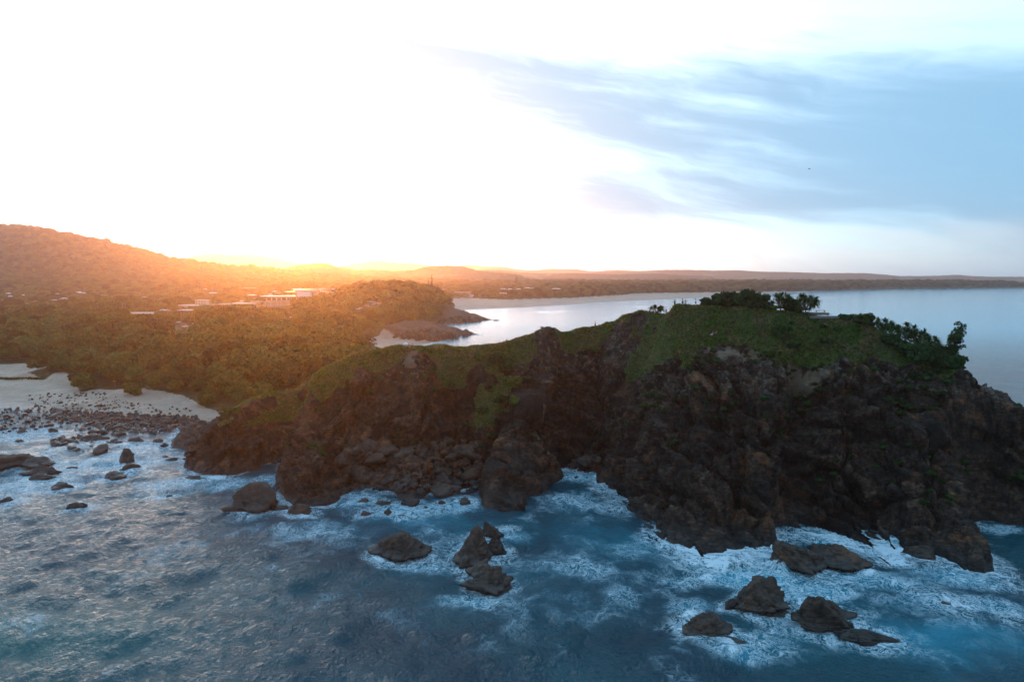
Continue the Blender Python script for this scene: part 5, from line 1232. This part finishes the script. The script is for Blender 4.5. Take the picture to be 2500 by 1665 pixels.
for i, (u, vt, vb, w_, Y, lb, bare) in enumerate([(1054, 669, 712, 12, 820, 'tallest leaning dark pine on top of the green knoll', 0), (1046, 682, 712, 10, 825, 'shorter dark pine touching the tallest one on the knoll', 0), (1186, 685, 710, 7, 1500, 'slim dark pine left of the beach town', 0), (1217, 693, 718, 9, 1500, 'dark pine at the left end of the beach town row', 0), (1206, 700, 718, 10, 1500, 'bushy low pine left beside the dark pine of the beach town', 0), (1261, 674, 712, 20, 1950, 'biggest broad pine clump behind the beach town', 0), (1318, 686, 712, 16, 1950, 'broad pine behind the right half of the beach town', 0), (1342, 684, 712, 12, 1960, 'pine next to the wide blue white house', 0),
                                                 (204, 720, 744, 10, 1000, 'left dark column pine in the left town', 0), (222, 723, 744, 10, 1000, 'right dark column pine in the left town', 0), (213, 731, 752, 9, 900, 'thin see through pine in front of the two dark columns', 1), (330, 720, 750, 16, 950, 'see through pine with wide open tiers behind the white wall', 1), (345, 728, 752, 12, 940, 'smaller open tiered pine next to the wide see through one', 1)]):
    tp = at(u, vt, Y); g = drop(tp.x, Y, 'm'); gz = g.z if g else 8
    if Y > 1400: gz = min(gz, tp.z - 12)
    norfolk((tp.x, Y, gz), tp.z - gz, w_ * Y / F, lb, 200 + i, bool(bare))
def dead_candelabra(u, vt, Y):
    tp = at(u, vt, Y); g = drop(tp.x, Y, 'm'); gz = g.z; H = tp.z - gz; root = empty('bare_tree', (tp.x, Y, gz)); tag(root, 'bare pale tree with upright candelabra arms left of the long white wall', 'tree'); t_ = MB()
    t_.tube([(0, 0, -1), (0, 0, H * .4), (0, 0, H)], [.3, .25, .12], 6); t_.build('trunk', M['bark_pale'], root)
    for sx_ in (-1, 1):
        for w_, h0 in ((2.6, .25), (1.3, .38)):
            b_ = MB(); b_.tube([(0, 0, H * h0), (sx_ * w_ * .7, 0, H * (h0 + .05)), (sx_ * w_, 0, H * (h0 + .2)), (sx_ * w_, 0, H * .97)], [.18, .16, .13, .07], 5); b_.build('limb', M['bark_pale'], root)
    lf = MB()
    for q in range(26): x_ = random.uniform(-3.4, 3.4); z_ = H * random.uniform(.85, 1.02); lf.add([(x_, 0, z_), (x_ + .5, .2, z_ + .15), (x_ + .3, -.2, z_ + .4)], [(0, 1, 2)])
    lf.build('leaves', M['leaf'], root)
dead_candelabra(299, 738, 640)

# ------------------------------------------------------------------ poles
def pole(u, vt, vb, Y, arm, lb, name='power_pole', cat='pole'):
    tp = at(u, vt, Y); g = drop(tp.x, Y, 'm'); gz = min(g.z if g else 8, tp.z - 5); H = tp.z - gz; root = empty(name, (tp.x, Y, gz), .1); tag(root, lb, cat)
    a_ = MB(); a_.tube([(0, 0, -.5), (0, 0, H)], [.22, .15], 8); a_.build('post', M['timber'] if arm > 1 else M['steel'], root)
    if arm > 1:
        for dz in (.3, 1.2): a_ = MB(); a_.box((0, 0, H - dz), (arm, .16, .16)); a_.build('crossarm', M['timber'], root)
    else: a_ = MB(); a_.tube([(0, 0, H - .05), (.5, 0, H + .25), (1.4, 0, H + .3)], .06, 6); a_.build('lamp_arm', M['steel'], root); a_ = MB(); a_.box((1.6, 0, H + .28), (.7, .25, .12)); a_.build('lamp_head', M['steel'], root)
    return Vector((tp.x, Y, tp.z))
tops = [pole(24, 751, 771, 640, 2.4, 'power pole at the left edge beside the low white shed'), pole(238, 738, 771, 640, 3.4, 'tall power pole with wide crossarms in the left scrub'), pole(409, 751, 787, 600, 2.2, 'power pole in front of the steep grey gable'), pole(441, 747, 786, 600, 2.2, 'power pole in front of the grey hipped roof'), ]
pole(467, 725, 746, 900, 0, 'thin lamp post behind the big tan roof', 'lamp_post', 'lamp post'); pole(492, 774, 796, 600, 0, 'lamp post right of the parked cars', 'lamp_post', 'lamp post'); pole(569, 782, 800, 600, 0, 'lamp post farthest right in the car park', 'lamp_post', 'lamp post'); pole(826, 702, 756, 800, 0, 'very tall mast right of the terraced building in the glare', 'lamp_mast', 'lamp post'); pole(189, 765, 780, 640, 0, 'short lamp post beside the grey hut', 'lamp_post', 'lamp post')
w_ = MB()
for a_, b_ in zip(tops[:-1], tops[1:]):
    for dx in (-.9, .9):
        w_.tube([a_.lerp(b_, t_) + Vector((0, dx, -4 * t_ * (1 - t_) * 1.6)) for t_ in np.linspace(0, 1, 9)], .03, 3)
tag(w_.build('power_lines', M['tyre']), 'thin power lines sagging between the scrub poles', 'cable')

# ------------------------------------------------------------------ deck, table, slabs, flag
def deck():
    p = spot(1990, 0, 164.5); base = p.z; root = empty('lookout_deck', (p.x, p.y, base)); tag(root, 'weathered two tier timber deck with steps below the wide screw pine clump', 'deck')
    def tier(x0, x1, y0, y1, z_, n):
        for i in range(n):
            b_ = MB(); yy = y0 + (y1 - y0) * (i + .5) / n; b_.box(((x0 + x1) / 2, yy, z_), (x1 - x0, (y1 - y0) / n - .03, .06)); b_.build('plank', M['timber'], root)
        b_ = MB(); b_.box(((x0 + x1) / 2, y0 - .06, z_ - .28), (x1 - x0, .08, .5)); b_.build('fascia', M['timber'], root)
        for xx in np.linspace(x0 + .3, x1 - .3, 5): b_ = MB(); b_.box((xx, y0 + .15, z_ - .75), (.14, .14, 1.4)); b_.build('post', M['timber'], root)
    tier(-4.5, 3.0, -.6, 2.6, .95, 12); tier(-2.6, 5.0, -2.8, -.72, .25, 9)
    b_ = MB(); b_.box((1.0, -.75, .58), (5.5, .35, .08)); b_.build('step', M['timber'], root)
    return root
deck()
def bench():
    p = spot(2005, 0, 164.5); root = empty('rail_bench', (p.x, p.y + .8, p.z + .98)); tag(root, 'grey timber rail bench on the upper deck', 'bench')
    for xx in (-1.0, 1.0): b_ = MB(); b_.box((xx, 0, .5), (.12, .4, 1.0)); b_.build('leg', M['timber'], root)
    b_ = MB(); b_.box((0, 0, .45), (2.0, .45, .07)); b_.build('seat', M['timber'], root); b_ = MB(); b_.box((0, .2, .98), (2.3, .1, .12)); b_.build('top_rail', M['timber'], root)
bench()
def table():
    p = spot(1831, 0, 167); root = empty('picnic_table', (p.x, p.y, p.z)); tag(root, 'white topped table in front of the dark skyline hedge', 'table')
    b_ = MB(); b_.box((0, 0, .85), (2.4, .9, .06)); b_.build('tabletop', M['white'], root)
    for xx in (-.7, .7): b_ = MB(); b_.box((xx, 0, .36), (.12, .5, .95)); b_.build('leg', M['timber'], root)
table()
for j, (u, Y, w_, d_, lb) in enumerate([(1003, 177.2, 3.4, 1.0, 'lowest flat stone slab below the seated pair'), (1001, 178.6, 2.4, .8, 'middle flat stone slab below the seated pair'), (1002, 179.8, 1.8, .7, 'uppermost flat stone slab right below the seated pair')]):
    p = spot(u, 0, Y); vv, f = rock_verts(2, 400 + j, 9, .05); vv = vv * np.array([w_ / 2, d_ / 2, .28], np.float32); o = mesh_obj('stone_slab', vv, f, M['stone']); o.location = p + Vector((0, 0, .1)); tag(o, lb, 'rock')
for j, (u, v, s_, lb) in enumerate([(1782, 790, .8, 'grey rounded rock in the summit grass right of the seated couple'), (1787, 800, .5, 'small pale rock next to the grey rounded rock in the grass'), (1655, 862, .7, 'dark rock poking out of the left grassy slope'), (1600, 800, .8, 'flat brown rock on the grassy slope below the screw pine'), (1645, 790, .7, 'flat pale rock below the standing man in black')]):
    p = spot(u, v); o = boulder(p, s_, 'grass_rock', lb, None, j % 6)
p = hit(281, 944); root = empty('beach_flag', p); tag(root, 'small yellow flag on a pole at the back of the left beach', 'flag')
b_ = MB(); b_.tube([(0, 0, -.3), (0, 0, 3.0)], .05, 6); b_.build('pole', M['white'], root); b_ = MB(); b_.add([(-.02, 0, 3.0), (-1.0, .1, 2.8), (-.95, .1, 2.3), (-.02, 0, 2.35)], [(0, 1, 2, 3)]); b_.build('flag_cloth', M['yellow'], root)

# ------------------------------------------------------------------ people
MAT = {}
def cm(c):
    if c not in MAT: MAT[c] = plain('cloth_%d' % len(MAT), c, .85, .08, 6)
    return MAT[c]
skin_m = plain('skin', (.50, .30, .21), .6, .05)
def skin_mesh(name, pts, edges, radii, mat, parent, sub=1):
    me = bpy.data.meshes.new(name); me.from_pydata([tuple(p) for p in pts], edges, []); o = bpy.data.objects.new(name, me); COL.objects.link(o)
    sk = o.modifiers.new('skin', 'SKIN'); sk.use_smooth_shade = True
    for i, r_ in enumerate(radii): me.skin_vertices[0].data[i].radius = (r_, r_)
    me.skin_vertices[0].data[0].use_root = True
    sb_ = o.modifiers.new('sub', 'SUBSURF'); sb_.levels = sub; sb_.render_levels = sub
    dg = bpy.context.evaluated_depsgraph_get(); em = bpy.data.meshes.new_from_object(o.evaluated_get(dg)); bpy.data.objects.remove(o)
    em.materials.clear(); em.materials.append(mat); o = bpy.data.objects.new(name, em); COL.objects.link(o); o.parent = parent; return o
def person(loc, face, pose, label, top, bottom, hair, s=1.0, hat=None, dress=False, sleeves=True):
    root = empty('person', loc, face); tag(root, label, 'person'); root.scale = (s, s, s)
    J = {}
    if pose == 'sit':
        J = dict(pelvis=(0, 0, .12), spine=(0, -.03, .34), chest=(0, -.02, .52), neck=(0, .01, .66), head=(0, .03, .80))
        hipz = .12; legs = {sx: [(sx * .09, .02, hipz), (sx * .13, .38, .46), (sx * .12, .62, .06), (sx * .12, .78, .05)] for sx in (-1, 1)}
        arms = {sx: [(sx * .18, -.01, .58), (sx * .24, .14, .38), (sx * .14, .36, .42)] for sx in (-1, 1)}
    elif pose == 'recline':
        J = dict(pelvis=(0, 0, .12), spine=(0, -.12, .30), chest=(0, -.2, .45), neck=(0, -.22, .58), head=(0, -.2, .72))
        legs = {sx: [(sx * .09, .02, .12), (sx * .11, .42, .30 if sx > 0 else .16), (sx * .1, .82, .06), (sx * .1, .95, .12)] for sx in (-1, 1)}
        arms = {sx: [(sx * .18, -.2, .50), (sx * .24, -.34, .28), (sx * .22, -.42, .06)] for sx in (-1, 1)}
    else:
        J = dict(pelvis=(0, 0, .93), spine=(0, 0, 1.12), chest=(0, 0, 1.30), neck=(0, .01, 1.46), head=(0, .03, 1.62))
        st_ = .22 if pose == 'walk' else .0
        legs = {sx: [(sx * .09, 0, .90), (sx * .10, sx * st_ * .6 + .03, .50), (sx * .10, sx * st_ * 1.2 - .02, .08), (sx * .11, sx * st_ * 1.2 + .14, .04)] for sx in (-1, 1)}
        if pose == 'camera': arms = {sx: [(sx * .18, 0, 1.38), (sx * .27, .08, 1.14), (sx * .07, .28, 1.34)] for sx in (-1, 1)}
        elif pose == 'akimbo': arms = {sx: [(sx * .18, 0, 1.38), (sx * .36, -.06, 1.14), (sx * .17, .04, 1.0)] for sx in (-1, 1)}
        else: arms = {sx: [(sx * .18, 0, 1.38), (sx * .23, -sx * st_ * .5, 1.12), (sx * .22, -sx * st_ + .06, .88)] for sx in (-1, 1)}
    pts = [J['pelvis'], J['spine'], J['chest'], J['neck'], J['head'], (J['head'][0], J['head'][1] + .01, J['head'][2] + .10)]; E = [(0, 1), (1, 2), (2, 3), (3, 4), (4, 5)]; Rr = [.13, .115, .135, .055, .095, .07]
    for sx in (-1, 1):
        b = len(pts); pts += legs[sx]; E += [(0, b), (b, b + 1), (b + 1, b + 2), (b + 2, b + 3)]; Rr += [.095, .062, .042, .035]
        b = len(pts); pts += arms[sx]; E += [(2, b), (b, b + 1), (b + 1, b + 2)]; Rr += [.05, .038, .026]
        w = Vector(arms[sx][2]); d = (w - Vector(arms[sx][1])).normalized(); sd_ = d.cross(Vector((0, 1, .3))).normalized(); nr = d.cross(sd_)
        palm = w + d * .05; pb = len(pts); pts.append(tuple(palm)); E.append((b + 2, pb)); Rr.append(.024)
        for q, (off, ln_) in enumerate([(-.028, .055), (-.010, .068), (.009, .064), (.027, .050)]):
            f1 = palm + d * ln_ * .6 + sd_ * off; f2 = palm + d * ln_ * 1.05 + sd_ * off * 1.05 + nr * .018
            k_ = len(pts); pts += [tuple(f1), tuple(f2)]; E += [(pb, k_), (k_, k_ + 1)]; Rr += [.009, .008]
        k_ = len(pts); pts += [tuple(w + d * .02 + sd_ * -.03), tuple(w + d * .05 + sd_ * -.045 + nr * .01)]; E += [(b + 2, k_), (k_, k_ + 1)]; Rr += [.010, .009]
    skin_mesh('body', pts, E, Rr, skin_m, root)
    # clothing
    tp = [J['pelvis'], J['spine'], J['chest'], (J['neck'][0], J['neck'][1], J['neck'][2] - .07)]; te = [(0, 1), (1, 2), (2, 3)]; tr_ = [.145, .13, .15, .08]
    for sx in (-1, 1):
        b = len(tp); tp += arms[sx][:2] if sleeves else [arms[sx][0]]; te += [(2, b)] + ([(b, b + 1)] if sleeves else []); tr_ += [.066, .05][:2 if sleeves else 1]
    if top: skin_mesh('shirt', tp, te, tr_, cm(top), root)
    bp = [J['pelvis']]; be = []; br = [.155]
    for sx in (-1, 1):
        L_ = legs[sx][:3] if not dress else legs[sx][:2]; short = bottom[1]
        if short: L_ = [legs[sx][0], tuple(Vector(legs[sx][0]).lerp(Vector(legs[sx][1]), .85))]
        b = len(bp); bp += L_; be += [(0, b)] + [(b + i, b + i + 1) for i in range(len(L_) - 1)]; br += [.11, .085, .06][:len(L_)]
    skin_mesh('skirt' if dress else 'trousers', bp, be, br, cm(bottom[0]), root)
    hd = Vector(J['head']); hv_, hf = ICO[2]; hv2 = hv_ * np.array([.112, .118, .10]) + np.array([hd.x, hd.y - .025, hd.z + .085]); hv2 = [tuple(q) for q in hv2]
    if hat: mesh_obj('hat', hv2, hf.tolist(), cm(hat), root, True)
    else: mesh_obj('hair', hv2, hf.tolist(), cm(hair), root, True)
    if dress or hair[0] > .2: a_ = MB(); a_.tube([hd + Vector((0, -.07, .1)), hd + Vector((0, -.10, -.05)), hd + Vector((0, -.09, -.22))], [.09, .085, .04], 8); a_.build('long_hair', cm(hair), root, True)
    fb = MB()
    fb.tube([hd + Vector((0, .085, .03)), hd + Vector((0, .125, 0)), hd + Vector((0, .09, -.01))], [.012, .016, .01], 6); fb.build('nose', skin_m, root, True)
    for sx in (-1, 1): e_ = MB(); e_.tube([hd + Vector((sx * .035, .085, .035)), hd + Vector((sx * .035, .098, .035))], .012, 6); e_.build('eye', M['tyre'], root)
    e_ = MB(); e_.tube([hd + Vector((-.028, .088, -.045)), hd + Vector((.028, .088, -.045))], .008, 5); e_.build('mouth', cm((.3, .1, .09)), root)
    for sx in (-1, 1): e_ = MB(); e_.tube([hd + Vector((sx * .088, 0, .04)), hd + Vector((sx * .105, -.01, .01)), hd + Vector((sx * .09, 0, -.02))], .015, 5); e_.build('ear', skin_m, root, True)
    return root
BLK, WHT, NVY = (.02, .02, .022), (.72, .70, .68), (.03, .04, .08)
person(spot(1625.5, 0, 170), 2.6, 'stand', 'person with long red hair and dark skirt standing beside the screw pine', (.35, .06, .06), ((.03, .03, .04), 0), (.30, .05, .03), .92, dress=True)
person(spot(1646, 0, 169), 3.0, 'camera', 'person all in black with hands raised to the chest on the summit', BLK, (BLK, 0), (.03, .02, .02), 1.08)
person(spot(1665, 0, 168.5), .5, 'akimbo', 'person in pale shirt and dark shorts on the summit, left of the pink one', (.55, .56, .52), (BLK, 1), (.05, .03, .02), 1.06)
person(spot(1672, 0, 168.5), -.6, 'stand', 'person in long pale pink clothes in the middle of the summit group', (.62, .45, .45), ((.62, .45, .47), 0), (.35, .20, .10), 1.0)
person(spot(1697, 0, 168), 1.5, 'stand', 'person in white shirt and dark shorts alone at the right of the summit group', WHT, (NVY, 1), (.03, .02, .02), 1.06)
person(spot(1453, 0, 200), 1.7, 'walk', 'person in pale top and dark shorts walking alone up the saddle ridge', (.60, .48, .44), (NVY, 1), (.25, .15, .08), 1.06)
person(spot(1739, 818), 2.4, 'recline', 'blond person in white trousers sitting in the grass, left of the couple', (.55, .50, .44), ((.66, .66, .66), 0), (.55, .36, .14), 1.0)
person(spot(1749, 815), 2.6, 'sit', 'dark haired person with bare legs sitting in the grass, right of the couple', BLK, (BLK, 1), (.03, .02, .02), 1.0)
person(spot(1220, 0, 190.5), .3, 'sit', 'person in blue grey hood sitting left of the trio on the saddle', (.12, .17, .24), ((.08, .14, .20), 0), (.10, .13, .18), 1.05)
person(spot(1229, 0, 190.5), -1.2, 'sit', 'person in black sitting in the middle of the trio on the saddle', BLK, (BLK, 0), (.04, .03, .02), .95)
person(spot(1237, 0, 190.5), 1.2, 'sit', 'person in dark grey sitting right of the trio on the saddle', (.06, .06, .07), (BLK, 0), (.03, .02, .02), 1.08)
person(spot(997, 0, 182), -.3, 'sit', 'dark clothed person sitting beside the white parasol above the slabs', BLK, (BLK, 0), (.04, .03, .02), 1.0)
person(spot(1007, 0, 182), .5, 'sit', 'dark clothed person sitting right of the parasol pair', (.05, .035, .03), (BLK, 0), (.04, .03, .02), 1.0)
dk = spot(1990, 0, 164.5)
person((at(1975, 770, 165).x, dk.y + .9, dk.z + .98), 3.1, 'stand', 'left one of two dark clothed people standing close together on the deck', BLK, (BLK, 0), (.12, .06, .03), 1.0)
person((at(1981, 770, 165).x, dk.y + .9, dk.z + .98), 3.1, 'stand', 'right one of two dark clothed people standing close together on the deck', (.03, .03, .04), (BLK, 0), (.12, .06, .03), 1.0)
# parasol, bag
p = spot(992, 0, 182); root = empty('parasol', p + Vector((-.2, 0, 0))); tag(root, 'white parasol held low beside the seated pair on the left ridge', 'parasol')
b_ = MB(); b_.tube([(0, 0, 0), (0, 0, 1.5)], .02, 6); b_.build('pole', M['steel'], root)
b_ = MB(); n_ = 10; ring = [(math.cos(6.28 * i / n_) * .75, math.sin(6.28 * i / n_) * .75, .85) for i in range(n_)]; mid_ = [(math.cos(6.28 * i / n_) * .5, math.sin(6.28 * i / n_) * .5, 1.3) for i in range(n_)]
b_.add(ring + mid_ + [(0, 0, 1.5)], [(i, (i + 1) % n_, n_ + (i + 1) % n_, n_ + i) for i in range(n_)] + [(n_ + i, n_ + (i + 1) % n_, 2 * n_) for i in range(n_)]); b_.build('canopy', M['white'], root)
p = spot(1655, 0, 168.5); b_ = MB(); b_.box((0, 0, .22), (.8, .4, .36)); b_.box((0, 0, .43), (.5, .06, .08)); o = b_.build('bag', cm(BLK)); o.location = p; tag(o, 'black bag lying on the summit grass between the standing people', 'bag')

# ------------------------------------------------------------------ surfers, walkers on the far beach, birds, smoke
def small_figure(loc, pose, mat, name, label, cat, group, board=False):
    root = empty(name, loc); tag(root, label, cat, group); b_ = MB()
    z0 = .0 if pose == 'stand' else -.55
    b_.tube([(0, 0, z0 + .95), (0, 0, z0 + 1.2), (0, 0, z0 + 1.42)], [.16, .15, .18], 7); b_.tube([(0, 0, z0 + 1.42), (0, 0, z0 + 1.52), (0, 0, z0 + 1.68), (0, 0, z0 + 1.78)], [.07, .09, .11, .05], 7)
    for sx in (-1, 1):
        b_.tube([(sx * .09, 0, z0 + .95), (sx * .11, .05, z0 + .5), (sx * .12, 0, z0 + .02)], [.1, .07, .05], 6); b_.tube([(sx * .2, 0, z0 + 1.4), (sx * .26, .03, z0 + 1.1), (sx * .22, .12, z0 + .88)], [.055, .045, .035], 5)
    b_.build('body', mat, root, True)
    if board: q = MB(); q.add([(-.1, -1.1, -.02), (.1, -1.1, -.02), (.27, 0, .03), (.12, 1.0, .1), (0, 1.25, .14), (-.12, 1.0, .1), (-.27, 0, .03), (0, 0, .06)], [(0, 1, 2, 7), (2, 3, 4, 7), (4, 5, 6, 7), (6, 0, 7)]); q.build('surfboard', M['white'], root)
SURF = [(1449, 757, 'surfer farthest left in the loose line'), (1466, 759, 'second surfer from the left in the loose line'), (1475, 758, 'third surfer from the left in the loose line'), (1487, 758.5, 'fourth surfer from the left in the loose line'), (1505, 757, 'fifth surfer from the left near the swell line'), (1517, 759, 'surfer low in the right part of the line'), (1523, 753, 'surfer sitting behind the swell'), (1555, 752, 'surfer on the swell line farthest right')]
for i, (u, v, lb) in enumerate(SURF): small_figure(gnd(u, v, .1), 'sit', cm(BLK), 'surfer', lb + ' out in the bay', 'surfer', 'surfers waiting in the bay', True)
for i, (u, v, lb) in enumerate([(1479, 728.5, 'tiny beach walker where the far beach meets the dunes'), (1626, 729, 'tiny pale beach walker left of the dark one'), (1650, 729.5, 'tiny dark walker above the summit people on the far beach'), (1800, 718.5, 'tiny beach walker farthest right on the far sand')]):
    h = hit(u, v) or gnd(u, v, 1); small_figure(h, 'stand', cm(BLK if i % 2 == 0 else (.4, .2, .2)), 'beach_walker', lb, 'person', 'people on the far beach')
def bird(u, v, Y, lb, span=1.4, col=BLK):
    root = empty('bird', at(u, v, Y), .5); tag(root, lb, 'bird'); b_ = MB(); b_.tube([(0, -.35, 0), (0, -.1, .03), (0, .15, 0), (0, .4, -.02)], [.03, .09, .07, .01], 6); b_.build('body', cm(col), root, True)
    for sx in (-1, 1): q = MB(); q.add([(sx * .05, -.1, .03), (sx * .05, .12, .03), (sx * span * .3, .02, .18), (sx * span * .28, -.16, .18), (sx * span * .5, -.02, .10)], [(0, 1, 2, 3), (3, 2, 4)]); q.build('wing', cm(col), root)
bird(1976, 413, 190, 'dark bird flying high in the blue part of the sky'); bird(1450, 652, 420, 'tiny bird low over the far hills', 2.0, (.5, .2, .15)); bird(1733, 655, 500, 'tiny bird low in the sky left of the smoke', 2.0)
def smoke(u, vb, vt, Y, w0, w1, drift, dens, lb):
    b_ = MB(); pts = []; rad = []
    for i in range(7):
        t_ = i / 6; p = at(u + drift * t_ ** 1.4, vb + (vt - vb) * t_, Y); pts.append(p); rad.append((w0 + (w1 - w0) * t_) * Y / F)
    b_.tube(pts, rad, 10); o = b_.build('smoke_plume', None, None, True); m, k = mat_new('smoke_plume'); v_ = k.new('ShaderNodeVolumePrincipled'); v_.inputs['Density'].default_value = dens; v_.inputs['Color'].default_value = (.8, .78, .76, 1)
    o_ = k.new('ShaderNodeOutputMaterial'); k.l.new(v_.outputs[0], o_.inputs['Volume']); o.data.materials.append(m); tag(o, lb, 'smoke')
smoke(1876, 670, 612, 6100, 3, 16, -46, .0016, 'thin brown smoke plume rising and drifting left over the far hills')
smoke(2374, 684, 668, 5200, 4, 9, -4, .0018, 'faint short smoke plume over the far right forest')
print('all', round(time.time() - T0, 1))
